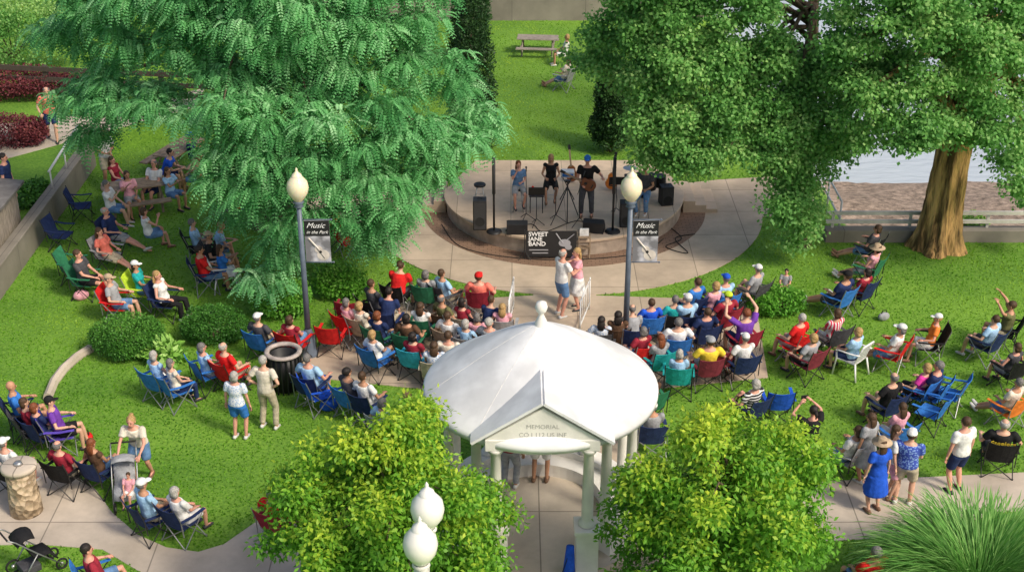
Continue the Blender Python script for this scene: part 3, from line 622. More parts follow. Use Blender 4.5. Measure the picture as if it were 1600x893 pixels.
DATA='''
175 250 s0 f maroon denim:shorts brown:long - bench 110 | at the picnic table by the retaining wall
198 273 s3 f pink grey:shorts brown:long - bench 150 | drinking at the left picnic table
166 288 s3 m white denim:shorts grey:short - bench 100 | drinking near the left wall
165 330 s2 m navy grey:shorts white:short - navy 100 | reclining below the picnic table
156 362 s2 f coral khaki:shorts brown:long - grey 110 | reclining, legs out, left lawn
122 397 s0 m charcoal black:shorts brown:short - green 100 | at far left below the navy chairs
170 435 s1 m grey denim:shorts grey:short tan_cap red 95 | above the round hedge
211 414 s0 f teal denim:shorts dark:bob white_cap lime 95 | on the left lawn
246 430 s1 f white black:pants blonde:long - navy 100 | above the round hedge
266 238 s4 m royal navy:shorts dark:short - bench 90 | under the left tree
262 267 s6 f lightblue denim:shorts brown:long - bench 120 | under the left tree
296 212 s3 m navy khaki:shorts brown:short blue_cap bench 90 | under the left tree
240 255 s0 m white navy:shorts grey:short - bench 200 | under the left tree beside a picnic table
310 246 s0 f coral denim:shorts blonde:bob - bench 270 | under the left tree, back to the trunk
225 330 s3 f white denim:shorts brown:bob - bench 60 | on the near bench of the left picnic table
300 348 s0 m lightblue khaki:shorts grey:short - black - | in the shade above the capped man
326 368 s1 m black khaki:shorts grey:short tan_cap charcoal - | under the left tree fringe
312 390 s0 m red denim:shorts dark:short - navy - | beside the white plastic chair
344 388 s6 f blue white:shorts brown:long - plastic - | at the left tree edge
345 353 s1 f lightblue denim:shorts blonde:bob - grey - | in the tree shade
372 290 s0 f orange denim:shorts auburn:long - bench 100 | half hidden under the left tree
522 322 s0 f orange khaki:shorts brown:short - black 80 | beside the left banner
402 496 s1 m charcoal khaki:shorts grey:short white_cap blue - | left of the left lamp post
453 499 s0 f maroon denim:shorts brown:bob - red - | beside the left lamp post
240 555 s0 f lightblue white:shorts white:bob - blue - | left end of the lower lawn row
266 567 s0 f cream navy:pants grey:bob - blue - | beside the hosta plant
316 542 s0 f lightblue grey:pants grey:bob - blue - | right of the hosta plant
349 542 s1 m red khaki:shorts white:short - red - | above the standing couple
480 560 s1 m lightblue denim:shorts grey:short - navy - | right of the barrel
543 581 s0 m charcoal navy:shorts dark:short - blue - | behind the twin blue chairs
566 588 s1 m white grey:shorts brown:short - navy - | above the small left tree
598 628 s0 f lightblue denim:shorts grey:bob - grey - | at the left tree top
637 617 s0 f white denim:shorts blonde:long - khaki - | left of the gazebo roof
17 603 s1 m blue navy:shorts bald:short - navy - | at the left edge
38 628 s0 f maroon denim:shorts brown:bob - charcoal - | second from the left edge
54 636 s0 f navy khaki:shorts auburn:bob - navy - | beside the purple topped person
77 627 s1 m purple black:shorts dark:short black_cap violet 75 | on the left lawn
4 692 s1 m white khaki:shorts grey:short white_cap black - | above the stone pedestal
90 696 s1 m maroon khaki:shorts grey:short - black - | right of the stone pedestal
143 692 s0 f brown denim:shorts auburn:long - navy - | above the stroller
222 756 s0 m lightblue khaki:shorts grey:short white_cap navy - | below the stroller
274 767 s0 f white white:shorts white:bob - navy - | below the stroller
426 770 s1 m red denim:shorts grey:short - maroon - | beside the small left tree
136 858 s1 m maroon denim:shorts dark:short - blue 60 | at the bottom left
625 415 s1 m red charcoal:shorts brown:short - black - | in the front row left
665 428 s0 f grey denim:shorts grey:bob - green - | in the front row left
690 427 s1 m lightblue khaki:shorts brown:short - charcoal - | in the front row left
748 432 s1 m coral maroon:shorts brown:short red_cap maroon - | in the front row by the aisle
580 443 s0 m charcoal navy:shorts brown:short - black - | in the second row left
608 455 s1 m navy khaki:shorts dark:short - navy - | in the second row left
541 472 s0 f pink white:shorts grey:bob - red - | in the second row left end
562 477 s0 f cream denim:shorts blonde:bob - tan - | in the second row left
690 467 s1 m olive charcoal:shorts grey:short - brown - | in the second row left
722 472 s0 f maroon denim:shorts dark:bob - khaki - | in the second row left
768 468 s1 m navy khaki:shorts brown:short - charcoal - | in the second row by the aisle
785 480 s0 f pink denim:shorts blonde:long - grey - | by the left white railing
657 478 s0 f white denim:shorts brown:long - green - | in the third row left
635 497 s1 m brown denim:shorts dark:bob - green - | in the third row left
590 492 s0 f navy denim:shorts auburn:bob - green - | in the third row left
700 493 s0 m white navy:shorts brown:short - tan - | in the third row left
745 495 s0 f pink grey:shorts grey:bob - brown - | in the third row by the aisle
728 505 s0 f lightblue denim:shorts white:bob - grey - | in the third row left
765 503 s1 m grey khaki:shorts white:short - brown - | in the third row by the aisle
582 522 s0 f white denim:shorts blonde:bob - blue - | in the back row left
645 525 s0 f maroon denim:shorts dark:bob - aqua - | in the back row left
700 524 s1 m cream khaki:shorts brown:short - brown - | in the back row left
678 540 s0 f floral denim:shorts brown:long - khaki - | in the back row left
940 500 s0 f floral navy:shorts dark:long - charcoal - | beside the right white railing
966 492 s0 f brown denim:shorts dark:long - brown - | beside the right lamp post
988 482 s1 m grey navy:shorts grey:short - navy - | right of the right lamp post
1018 473 s1 m royal khaki:shorts brown:short - blue - | in the second row right
1055 468 s1 m teal khaki:shorts grey:short - black - | in the second row right
1075 466 s0 m lightblue grey:shorts white:short white_cap navy - | in the second row right
1090 441 s1 m blue denim:shorts brown:short - navy - | in the front row right
1118 446 s0 f pink denim:shorts blonde:bob - blue - | in the front row right
1135 435 s0 m lightblue grey:shorts grey:short royal_cap blue - | in the front row right
1105 487 s1 m navy khaki:shorts brown:short - navy - | in the third row right
1137 462 s1 m maroon khaki:shorts brown:short lime_cap maroon - | in the second row right
1166 489 s5 m purple navy:shorts auburn:short - maroon - | with both arms raised
1005 517 s0 f maroon denim:shorts grey:bob - red - | in the third row right
1032 528 s0 f grey denim:shorts auburn:long - teal - | in the back row right
1060 503 s1 m white grey:shorts grey:short - blue - | in the third row right
1110 533 s1 m yellow grey:shorts brown:short grey_cap burgundy - | in the back row right
1165 528 s0 m white denim:shorts grey:short white_cap navy - | in the back row right end
1062 552 s0 f lightblue denim:shorts white:bob - teal - | in the back row right
1018 590 s0 f brown denim:shorts brown:bob - green - | beside the gazebo roof
1020 635 s0 m grey denim:shorts grey:short white_cap navy - | right of the gazebo roof
1185 420 s0 m grey khaki:shorts grey:short white_cap charcoal - | near the seated child
1370 357 s2 f charcoal denim:shorts brown:bob - black - | under the ginkgo trunk
1370 388 s2 f pink grey:shorts brown:bob straw_hat green - | below the ginkgo trunk
1355 425 s2 f maroon khaki:shorts dark:bob - navy - | on the right bank
1323 430 s2 m navy charcoal:shorts brown:short black_cap blue - | on the right bank
1253 497 s1 m red grey:shorts white:short - red - | below the low right bush
1308 489 s0 f stripe_red white:shorts brown:bob - charcoal - | on the right lawn
1340 518 s0 f lightblue navy:shorts blonde:bob - plastic - | on the right lawn
1270 527 s0 f grey black:shorts blonde:bob - burgundy - | left of the plastic chair
1408 513 s2 f white denim:shorts grey:bob white_cap red -  | on the right lawn
1466 497 s1 f orange white:shorts tan:x white_cap black -80 | on the right lawn
1555 499 s1 m lightblue charcoal:shorts brown:short - navy - | at the right edge
1580 477 s5 m olive khaki:shorts brown:short - black - | with raised arms at the right edge
1590 542 s1 f charcoal grey:shorts brown:bob - black - | at the right edge
1592 598 s2 m cream denim:shorts grey:short - orange - | at the right edge
1397 590 s1 m black khaki:shorts grey:short - navy - | beside the magenta topped person
1448 574 s1 f magenta black:pants blonde:bob - blue - | on the right lawn
1466 571 s0 m navy grey:shorts grey:short - blue - | behind the magenta topped person
1410 636 s0 f pink white:shorts brown:long - blue - | behind the straw hat
1340 672 s2 f white denim:shorts brown:bob - grey - | left of the grey dress
1180 599 s0 f stripe_black black:shorts white:bob - navy - | right of the small right tree
1570 662 s1 m black charcoal:shorts white:short - black 10 | with yellow lettering on the back
1368 862 s0 m red denim:shorts grey:short - black - | at the bottom right corner
886 58 s0 f white white:shorts blonde:bob - bench 270 | at the far picnic table
888 94 s2 f cream denim:shorts brown:bob - grey 300 | on the far back lawn
72 142 t5 m coral navy:shorts grey:short - - 160 | walking on the upper left path
5 246 t0 m navy khaki:shorts dark:short - - 90 | standing at the left edge
160 208 t6 m white khaki:shorts white:short - - 140 | standing beside the left picnic table
366 587 t0 f floral blue:shorts white:bob - - - | standing on the lower left lawn
411 563 t1 m cream khaki:pants white:short - - - | standing with hands on hips
205 657 t4 f cream denim:shorts blonde:bun - - 185 | bending over the stroller
880 396 t3 m white denim:shorts white:short - - 55 | dancing in front of the banner
901 394 t3 f pink white:skirt blonde:long - - 250 | dancing with the man in denim
845 650 t6 f white white:shorts brown:long - - 10 | standing inside the gazebo
796 655 t0 m maroon grey:pants brown:short - - 20 | standing in the gazebo shade
1271 641 t2 f black white:shorts dark:tail - - - | standing, holding up a phone
1361 652 t0 f grey black:dress brown:long - - - | standing beside the straw hat
1378 692 t0 f royal blue:dress brown:long straw_hat - - | standing, hat on
1425 679 t6 m blue_print khaki:shorts brown:short white_cap - 20 | standing on the right path
1402 672 t0 f white pink:shorts brown:long - - 100 | standing between blue dress and cap
1509 659 t0 m white navy:shorts brown:short - - -25 | standing at the right path
'''
for ln in DATA.strip().split('\n'):
    a,hint=ln.split('|'); t=a.split(); hx,hy=float(t[0]),float(t[1]); pose=t[2]; fem=t[3]=='f'; bot,kind=t[5].split(':'); hair,st_=t[6].split(':'); hat=t[7]; ch=t[8]
    if hair=='tan': hair,st_='blonde','short'
    face=None if t[9]=='-' else float(t[9]); gz=.0
    if hx in(72,5) and hy in(142,246): gz=.56
    if hx in(845,796) and hy>640: gz=.15
    person(hx,hy,pose,fem,t[4],bot,kind,hair,st_,hat,ch,hint.strip(),face,gz)
person(1229,424,'g0',False,'grey','charcoal','shorts','dark','short','-','ground','',200,0,.62,full='small child in grey shirt sitting on the grass near the low right bush',cat='child')
person(200,742,'s0',False,'pink','white','shorts','brown','short','-','-','',185,.12,.5,full='small child in pink shirt riding in the stroller',cat='child')
def on_stage(px,py,pose,fem,top,bot,kind,hair,style,hat,face,label,sleeve='shirt'):
    return person(px,py,pose,fem,top,bot,kind,hair,style,hat,'-','',face,.5,1,sleeve,label)
p1=on_stage(810,257,'p0',True,'denim','grey','shorts','auburn','long','-',170,'performer in blue denim top on a stool, singing at stage left','shirt')
p2=on_stage(861,247,'p1',True,'black','black','shorts','blonde','long','-',180,'blonde performer in black on a stool at stage centre','tank')
p3=on_stage(918,250,'t7',False,'black','charcoal','pants','brown','short','blue_cap',185,'performer in black with blue cap playing guitar','shirt')
p4=on_stage(1008,262,'p1',False,'charcoal','denim','pants','dark','short','-',200,'performer in charcoal sitting behind the drums at stage right','shirt')
# empty chairs
for px,py,c,a,l in((98,388,'navy',100,'empty navy folding camp chair nearest the retaining wall'),(130,342,'navy',80,'empty navy folding camp chair below the left picnic table'),
 (118,440,'green',95,'empty green folding camp chair on the left lawn'),(545,398,'red',60,'empty red folding camp chair behind the left banner'),(520,552,'red',10,'empty red folding camp chair left of the back row'),
 (500,640,'royal',60,'collapsed royal blue camp chair right of the barrel'),(1212,655,'royal',0,'empty royal blue camp chair right of the small right tree'),(1478,640,'blue',-60,'empty blue camp chair at the right lawn'),
 (1120,590,'burgundy',0,'empty burgundy camp chair at the back row right end'),(1450,668,'blue',-50,'empty blue camp chair behind the pink top'),(548,512,'maroon',5,'empty maroon camp chair beside the second row left end'),
 (360,345,'charcoal',70,'empty charcoal camp chair under the left tree')):
    camp_chair(G(px,py),-R(a),c,l,.98)
# ------------------------------------------------------------ stage
w=empty('stage_platform',(SC.x,SC.y,0),0,'round fronted concrete stage platform','stage')
STC=concrete('stage_top',(.64,.50,.37),1.5,.01); STS=mk('stage_side',(.42,.34,.27),.85,.25,4,.3)
arc=[PI+PI*k/48 for k in range(49)]
mb=MB(); mb.prism([(3.35*math.cos(a),3.35*math.sin(a)) for a in arc]+[(2.85,2.3),(-2.5,2.3)],-.1,.42); mb.build('base',STS,w)
mb=MB(); mb.prism([(3.42*math.cos(a),3.42*math.sin(a)) for a in arc]+[(2.9,2.36),(-2.55,2.36)],.42,.5); mb.build('deck',STC,w,bevel=.015)
for s in(-1,1):
    for k in range(3):
        x0=3.4+.32*k; mb=MB(); mb.box((s*(x0+.15 if s>0 else x0+.12),.25,(.38-.12*k)/2),(.34,1.5,.38-.12*k-.003*k)); mb.build('step',STC,w,bevel=.01)
def SP(px,py,z=.5): return G(px,py,z)
def speaker(px,py,z,h,label,rz=0):
    w=empty('speaker',SP(px,py,z),rz,label,'speaker'); mb=MB(); mb.box((0,0,h/2),(.36,.34,h)); cb=mb.build('cabinet',BLKPL,w,bevel=.02)
    mb=MB(); mb.box((0,-.176,h/2),(.31,.012,h-.08)); mb.build('grille',GRILLE,cb)
    mb=MB(); mb.lathe([(0,0),(.12,0),(.13,-.012),(.11,-.004)],(0,0,0),18); mb.v=[(x,-.185+z_*0.5,y+h*.3) for x,y,z_ in mb.v]; mb.build('woofer',RUB,cb)
    mb=MB(); mb.tube([(-.05,0,h),(-.05,0,h+.03),(.05,0,h+.03),(.05,0,h)],.01,6); mb.build('handle',BLKPL,cb)
speaker(750,356,.5,.85,'upright black loudspeaker on the left of the stage')
speaker(1040,318,.5,.55,'black amplifier on the right side of the stage',.2)
speaker(978,352,.5,.7,'upright black loudspeaker behind the right lamp post')
speaker(985,300,.5,.5,'small black amplifier behind the guitar player')
def wedge(px,py,label,rz):
    w=empty('monitor_speaker',SP(px,py),rz,label,'speaker','stage monitors'); mb=MB()
    pr=[(-.2,0),(.2,0),(.2,.1),(-.05,.36),(-.2,.3)]
    mb.add([(x,y,z) for x in(-.28,.28) for y,z in pr],[(0,1,2,3,4),(9,8,7,6,5)]+[(i,5+i,5+(i+1)%5,(i+1)%5) for i in range(5)]); mb.build('cabinet',BLKPL,w,bevel=.01)
    mb=MB(); mb.slab([(-.25,.195,.125),(.25,.195,.125),(.25,-.035,.362),(-.25,-.035,.362)],-.012); mb.build('grille',GRILLE,w)
wedge(808,362,'black wedge monitor at the front left of the stage',0); wedge(928,360,'black wedge monitor at the front right of the stage',-.2)
for px,py,l in((772,362,'tall black round based pole at stage left'),(957,362,'tall black round based pole at stage right')):
    w=empty('column_speaker',SP(px,py),0,l,'speaker','tall column speakers')
    mb=MB(); mb.lathe([(0,.06),(.1,.06),(.2,.035),(.21,0)],(0,0,0),20); mb.build('base',BLKPL,w,True)
    mb=MB(); mb.tube([(0,0,.05),(0,0,1.9)],.03,10); mb.build('pole',BLKPL,w,True); mb=MB(); mb.tube([(0,0,1.1),(0,0,2.12)],.045,10); mb.build('driver_head',GRILLE,w,True)
def stool(loc,label,h=.68):
    w=empty('stool',loc,0,label,'stool'); mb=MB(); mb.lathe([(0,h),(.15,h),(.17,h-.02),(.16,h-.06),(0,h-.06)],(0,0,0),18); mb.build('seat',BLKPL,w,True)
    for k in range(4): a=PI/4+k*PI/2; mb=MB(); mb.tube([(math.cos(a)*.2,math.sin(a)*.2,0),(math.cos(a)*.1,math.sin(a)*.1,h-.05)],.013,6); mb.build('leg',STEEL,w,True)
    mb=MB(); mb.tube([(math.cos(k*PI/8)*.17,math.sin(k*PI/8)*.17,.22) for k in range(17)],.009,5); mb.build('foot_ring',STEEL,w,True)
stool(p1.location,'black bar stool under the singer in denim'); stool(p2.location,'black bar stool under the blonde performer'); stool(p4.location,'black stool behind the drums'); stool(SP(750,318),'empty black stool behind the left loudspeaker',.6)
def micstand(px,py,rz,label):
    w=empty('mic_stand',SP(px,py),rz,label,'microphone stand','microphone stands')
    for k in range(3): a=k*2*PI/3; mb=MB(); mb.tube([(math.cos(a)*.28,math.sin(a)*.28,.01),(0,0,.22)],.01,6); mb.build('leg',BLACKM,w,True)
    mb=MB(); mb.tube([(0,0,.2),(0,0,1.15)],.011,6); mb.build('pole',BLACKM,w,True)
    mb=MB(); mb.tube([(0,-.25,1.0),(0,.35,1.32)],.009,6); bo=mb.build('boom',BLACKM,w,True)
    mb=MB(); mb.tube([(0,.33,1.31),(0,.46,1.36)],[.014,.018],8); mb.ell((0,.48,1.37),(.028,.028,.028),8,6); mb.build('microphone',GRILLE,bo,True)
micstand(822,345,0,'microphone stand in front of the denim topped singer'); micstand(868,347,0,'microphone stand in front of the blonde performer'); micstand(905,352,-.3,'microphone stand in front of the guitar player')
def mstand(px,py,label):
    w=empty('music_stand',SP(px,py),0,label,'music stand')
    for k in range(3): a=k*2*PI/3; mb=MB(); mb.tube([(math.cos(a)*.22,math.sin(a)*.22,.01),(0,0,.2)],.01,6); mb.build('leg',BLACKM,w,True)
    mb=MB(); mb.tube([(0,0,.2),(0,0,.95)],.011,6); mb.build('pole',BLACKM,w,True)
    mb=MB(); mb.slab([(-.22,.0,.88),(.22,.0,.88),(.22,-.16,1.16),(-.22,-.16,1.16)],.015); mb.build('desk',BLKPL,w)
mstand(838,352,'black music stand between the two seated performers'); mstand(962,335,'black music stand right of the guitar player')
w=empty('tripod',SP(886,340),0,'black camera tripod between the two right performers','tripod')
for k in range(3): a=k*2*PI/3+.5; mb=MB(); mb.tube([(math.cos(a)*.35,math.sin(a)*.35,0),(0,0,.9)],.015,6); mb.build('leg',BLACKM,w,True)
mb=MB(); mb.tube([(0,0,.85),(0,0,1.05)],.02,6); mb.box((0,0,1.08),(.14,.1,.06)); mb.build('head',BLACKM,w)
w=empty('mixer',SP(886,312),0,'small white mixer box on a stand behind the tripod','mixer')
mb=MB(); mb.box((0,0,.8),(.38,.3,.16)); mb.build('case',WHITEPL,w,bevel=.02); mb=MB(); mb.box((0,-.155,.8),(.3,.01,.09)); mb.build('panel',fab('blue'),w)
for s in(-1,1): mb=MB(); mb.tube([(s*.2,0,0),(-s*.15,0,.72)],.013,6); mb.build('leg',BLACKM,w,True)
w=empty('side_table',SP(838,330),0,'small black side table between two performers','table'); mb=MB(); mb.box((0,0,.5),(.4,.3,.03)); mb.build('top',BLKPL,w)
for sx in(-1,1):
    for sy in(-1,1): mb=MB(); mb.tube([(sx*.17,sy*.12,0),(sx*.17,sy*.12,.49)],.012,6); mb.build('leg',BLACKM,w)
for dx,c,n_ in((-.1,'red','red drink bottle on the small stage table'),(.06,'red','red cup on the small stage table, right one')):
    mb=MB(); mb.lathe([(0,0),(.035,0),(.042,.13 if dx>0 else .2),(.03,.14 if dx>0 else .22),(0,.14 if dx>0 else .25)],(0,0,0),12); o=mb.build('drink_cup',fab(c),None,True); o.location=SP(838,330)+Vector((dx,0,.516)); tag(o,n_,'cup')
def guitar(loc,M,label,col):
    w=empty('guitar',loc,0,label,'guitar'); w.rotation_euler=M
    ol=[]
    for k in range(32):
        t=2*PI*k/32; y=math.cos(t); r=.17+.03*(-y)+( -.045*math.exp(-((y-.25)/.25)**2)); ol.append((math.sin(t)*r,y*.24))
    mb=MB(); mb.prism(ol,-.05,.05); b=mb.build('guitar_body',col,w,bevel=.012)
    mb=MB(); mb.lathe([(0,.0525),(.045,.0525)],(0,.06,0),16); mb.build('sound_hole',BLKPL,b)
    mb=MB(); mb.box((0,.45,.04),(.05,.5,.025)); nk=mb.build('neck',WOOD,w); mb=MB(); mb.box((0,.76,.03),(.075,.15,.02)); mb.build('headstock',BLKPL,nk)
    mb=MB(); mb.box((0,-.13,.058),(.12,.03,.012)); mb.build('bridge',BLKPL,b)
guitar(p3.location+Vector((0,-.26,1.06)),(R(90),R(-62),0),'dark acoustic guitar held by the capped performer',mk('dark_wood',(.16,.05,.02),.3))
guitar(SP(955,296)+Vector((0,0,.27)),(R(78),R(8),0),'orange guitar standing behind the capped performer',mk('orange_wood',(.7,.2,.03),.3))
guitar(SP(893,284)+Vector((0,0,.27)),(R(78),R(-6),0),'brown guitar on a stand behind the performers',mk('sunburst',(.22,.08,.03),.3))
w=empty('drum_kit',SP(1010,312),0,'small dark drum set under the right tree fringe','drums')
for x,y,r,h in((0,0,.26,.4),(-.4,.1,.16,.25),(.35,.2,.2,.3)): mb=MB(); mb.lathe([(0,.35),(r,.35),(r,.35+h),(0,.35+h)],(x,y,0),18); mb.build('drum',BLKPL,w)
for x in(-.5,.5): mb=MB(); mb.lathe([(0,1.02),(.2,1.0)],(x,-.1,0),18); mb.tube([(x,-.1,0),(x,-.1,1.02)],.01,6); mb.build('cymbal',STEEL,w)
def cable(pts,label,z):
    pp=[G(x,y,z) for x,y in pts]; mb=MB(); out=[]
    for i in range(len(pp)-1):
        for k in range(6):
            t=k/6; p0=pp[max(i-1,0)];p1=pp[i];p2_=pp[i+1];p3_=pp[min(i+2,len(pp)-1)]
            out.append(.5*((2*p1)+(-p0+p2_)*t+(2*p0-5*p1+4*p2_-p3_)*t*t+(-p0+3*p1-3*p2_+p3_)*t**3))
    mb.tube(out,.012,5); tag(mb.build('cable',RUB,None,True),label,'cable')
cable([(1040,350),(1065,372),(1040,385),(1075,395),(1055,372),(1090,365)],'tangled black cable on paving right of the stage',.04)
cable([(690,350),(720,385),(800,402),(900,405),(1000,395),(1040,370)],'long black cable curving along the brick paving before the stage',.04)
cable([(790,360),(830,350),(850,362),(900,345),(930,355)],'black cable lying on the stage deck',.515)
def text(s,size,parent,mat,M,name='lettering',align='CENTER',shear=0,bold=.02):
    cu=bpy.data.curves.new('t','FONT'); cu.body=s; cu.size=size; cu.align_x=align; cu.align_y='CENTER'; cu.extrude=.002; cu.shear=shear; cu.offset=bold*size
    o=bpy.data.objects.new('t',cu); C.objects.link(o); dg=bpy.context.evaluated_depsgraph_get(); me=bpy.data.meshes.new_from_object(o.evaluated_get(dg)); bpy.data.objects.remove(o)
    me.materials.clear(); me.materials.append(mat); q=bpy.data.objects.new(name,me); C.objects.link(q); q.parent=parent; q.matrix_local=M; return q
INKW=mk('white_ink',(.85,.85,.85),.6,0); INKG=mk('grey_ink',(.35,.35,.38),.6,0); BLKV=mk('black_vinyl',(.02,.02,.022),.5,.1)
FR=Matrix.Rotation(PI/2,4,'X')
q=G(861,406); w=empty('stage_banner',(q.x,q.y,0),0,'black banner on the ground before the stage with white lettering SWEET JANE BAND','banner')
mb=MB(); mb.box((0,0,.47),(1.34,.02,.74)); pn_=mb.build('panel',BLKV,w)
for i,s_ in enumerate(('SWEET','JANE','BAND')): text(s_,.165,pn_,INKW,Matrix.Translation((-.6,-.014,.75-.14*i))@FR,align='LEFT')
for i in range(2): mb=MB(); mb.box((-.33+.04*i,-.013,.30-.09*i),(.5-.08*i,.004,.028)); mb.build('small_print',INKG,pn_)
mb=MB(); mb.ell((.35,-.014,.5),(.16,.003,.11),16,8); mb.ell((.45,-.014,.38),(.09,.003,.08),14,8); mb.tube([(.3,-.016,.5),(.12,-.016,.78)],.016,5); mb.tube([(.36,-.016,.55),(.6,-.016,.76)],.012,5); mb.build('guitar_print',INKG,pn_)
for s in(-1,1):
    mb=MB(); mb.tube([(s*.7,0,0),(s*.7,0,.88)],.012,6); mb.tube([(s*.7-.18,-.1,0),(s*.7,0,.3),(s*.7+.18,-.1,0)],.01,5); mb.build('stand',BLACKM,w)
w=empty('wooden_stand',G(912,402),0,'small wooden display stand right of the stage banner','stand')
mb=MB(); mb.box((0,0,.62),(.34,.26,.03)); mb.build('top',WOOD,w); mb=MB(); mb.box((0,0,.3),(.3,.22,.025)); mb.build('shelf',WOOD,w)
for sx in(-1,1):
    for sy in(-1,1): mb=MB(); mb.box((sx*.15,sy*.11,.305),(.03,.03,.6)); mb.build('leg',WOOD,w)
mb=MB(); mb.box((0,0,.1),(.24,.05,.2)); o=mb.build('display_sign',fab('white')); o.location=G(912,402)+Vector((0,0,.637)); tag(o,'small white sign on the wooden display stand','sign')
for px,l in((803,'white metal railing left of the aisle'),(914,'white metal railing right of the aisle')):
    a=G(px-8,520); w=empty('railing',a,R(4) if px<850 else R(-4),l,'railing','white aisle railings')
    for z in(.2,.85): mb=MB(); mb.tube([(0,0,z),(.2,1.2,z)],.02,6); mb.build('rail',WHITEPL,w,True)
    for k in range(6): mb=MB(); mb.tube([(.04*k,.24*k,0 if k in(0,5) else .2),(.04*k,.24*k,.9)],.018 if k in(0,5) else .01,6); mb.build('post' if k in(0,5) else 'baluster',WHITEPL,w,True)
# ------------------------------------------------------------ lamp posts with banners
LG=mk('lamp_post_paint',(.12,.15,.20),.4,.15); GLB,nt,b=nodes('lamp_globe'); b.inputs['Base Color'].default_value=(.85,.76,.55,1); b.inputs['Roughness'].default_value=.2; b.inputs['Subsurface Weight'].default_value=.3
GLW,nt,b=nodes('white_globe'); b.inputs['Base Color'].default_value=(.85,.83,.78,1); b.inputs['Roughness'].default_value=.2
def globe(w,x,y,z,gm):
    mb=MB(); mb.lathe([(0,-.02),(.09,-.02),(.1,.03),(.13,.06),(.22,.2),(.245,.33),(.22,.46),(.14,.56),(.10,.60)],(x,y,z),24); g_=mb.build('lamp_globe',gm,w,True)
    mb=MB(); mb.lathe([(.12,.585),(.1,.64),(.05,.68),(.025,.72),(.03,.75),(0,.8)],(x,y,z),16); mb.build('finial',gm,g_,True)
    mb=MB(); mb.lathe([(.05,-.16),(.11,-.12),(.07,-.08),(.13,-.02),(.11,.02)],(x,y,z),16); mb.build('collar',LG if gm is GLB else STONE,g_,True)
def lamp(px,py,label):
    q=G(px,py); w=empty('street_lamp',q,0,label,'street lamp','banner lamp posts')
    mb=MB(); mb.lathe([(.2,0),(.2,.1),(.16,.16),(.15,.5),(.1,.62),(.075,.7)],(0,0,0),16); mb.build('base',LG,w,True)
    mb=MB(); mb.tube([(0,0,.65),(0,0,3.75)],[.07,.055],14); mb.build('pole',LG,w,True)
    globe(w,0,0,3.86,GLB)
    for z in(2.38,3.42): mb=MB(); mb.tube([(0,0,z),(.68,0,z)],.014,6); mb.ell((.69,0,z),(.025,.025,.025),8,6); mb.build('banner_arm',LG,w,True)
    return q
INKD=mk('banner_grey',(.42,.42,.46),.6,.55,2.6,lo=.4,hi=.6); GPR=mk('guitar_print_tan',(.68,.62,.56),.6,.2,5)
for px,py,l,l2 in((484,554,'blue grey lamp post with cream globe left of the stage','left lamp post banner with Music in the Park lettering and guitar'),(976,554,'blue grey lamp post with cream globe right of the stage','right lamp post banner with Music in the Park lettering and guitar')):
    q=lamp(px,py,l); w=empty('banner',q,0,l2,'banner','Music in the Park banners')
    mb=MB(); mb.box((.36,0,2.9),(.56,.012,1.0)); cl_=mb.build('cloth',INKD,w)
    mb=MB(); mb.box((.36,-.008,3.21),(.56,.004,.37)); hd_=mb.build('header',BLKV,w)
    text('Music',.175,hd_,INKW,Matrix.Translation((.33,-.014,3.28))@FR,shear=.45,bold=.0); text('in the Park',.108,hd_,INKW,Matrix.Translation((.36,-.014,3.12))@FR,shear=.45,bold=.0)
    mb=MB(); mb.ell((.47,-.01,2.56),(.14,.004,.13),16,8); mb.ell((.37,-.0105,2.70),(.09,.004,.085),16,8); mb.tube([(.38,-.012,2.7),(.16,-.012,2.98)],.02,5); mb.build('guitar_print',GPR,cl_)
    mb=MB(); mb.ell((.41,-.016,2.64),(.035,.002,.035),10,6); mb.tube([(.5,-.018,2.48),(.18,-.018,2.96)],.006,4); mb.build('string_print',BLKV,cl_)
g1=G(668,800,4.15); g2=G(657,855,4.15)
w=empty('twin_lamp',(g1.x*.5+g2.x*.5,(g1.y+g2.y)/2,0),0,'white twin globe lamp post in the foreground','street lamp')
mb=MB(); mb.lathe([(.22,0),(.2,.2),(.1,.5),(.075,1.0),(.06,3.6),(.09,3.65),(.05,3.7)],(0,0,0),16); mb.build('pole',STONE,w,True)
for gg in(g1,g2):
    x=gg.x-w.location.x; y=gg.y-w.location.y
    mb=MB(); mb.tube([(0,0,3.55),(x*.6,y*.6,3.5),(x,y,3.6),(x,y,3.75)],.03,8); mb.build('arm',STONE,w,True); globe(w,x,y,3.88,GLW)
# ------------------------------------------------------------ gazebo
gx,gy=.52,22.15
w=empty('gazebo',(gx,gy,0),0,'white round memorial gazebo with shallow conical roof and gabled portico','gazebo')
mb=MB(); mb.lathe([(0,.15),(2.05,.15),(2.05,.0)],(0,0,0),48); mb.box((0,-1.9,.07),(2.0,1.2,.14)); mb.build('floor',CONC2,w)
mb=MB(); pr=[(0,4.22),(.12,4.19),(.5,4.0),(1.0,3.71),(1.5,3.39),(1.85,3.16),(2.1,3.0),(2.14,2.95),(2.14,2.86),(1.6,2.84)]; mb.lathe(pr,(0,0,0),72); rf=mb.build('roof',ROOFW,w,True)
for k in range(8):
    a=2*PI*k/8+.2
    mb=MB(); mb.tube([(math.cos(a)*r,math.sin(a)*r,z-.001) for r,z in pr[1:7]],.0045,5); mb.build('seam',STONE,rf,True)
mb=MB(); mb.lathe([(.14,4.12),(.1,4.27),(.05,4.38),(.05,4.43),(.09,4.46),(.115,4.54),(.09,4.63),(0,4.66)],(0,0,0),18); mb.build('finial',STONE,rf,True)
mb=MB(); mb.lathe([(1.9,2.83),(1.9,2.68),(1.6,2.68),(1.6,2.83)],(0,0,0),48); mb.build('entablature',STONE,w)
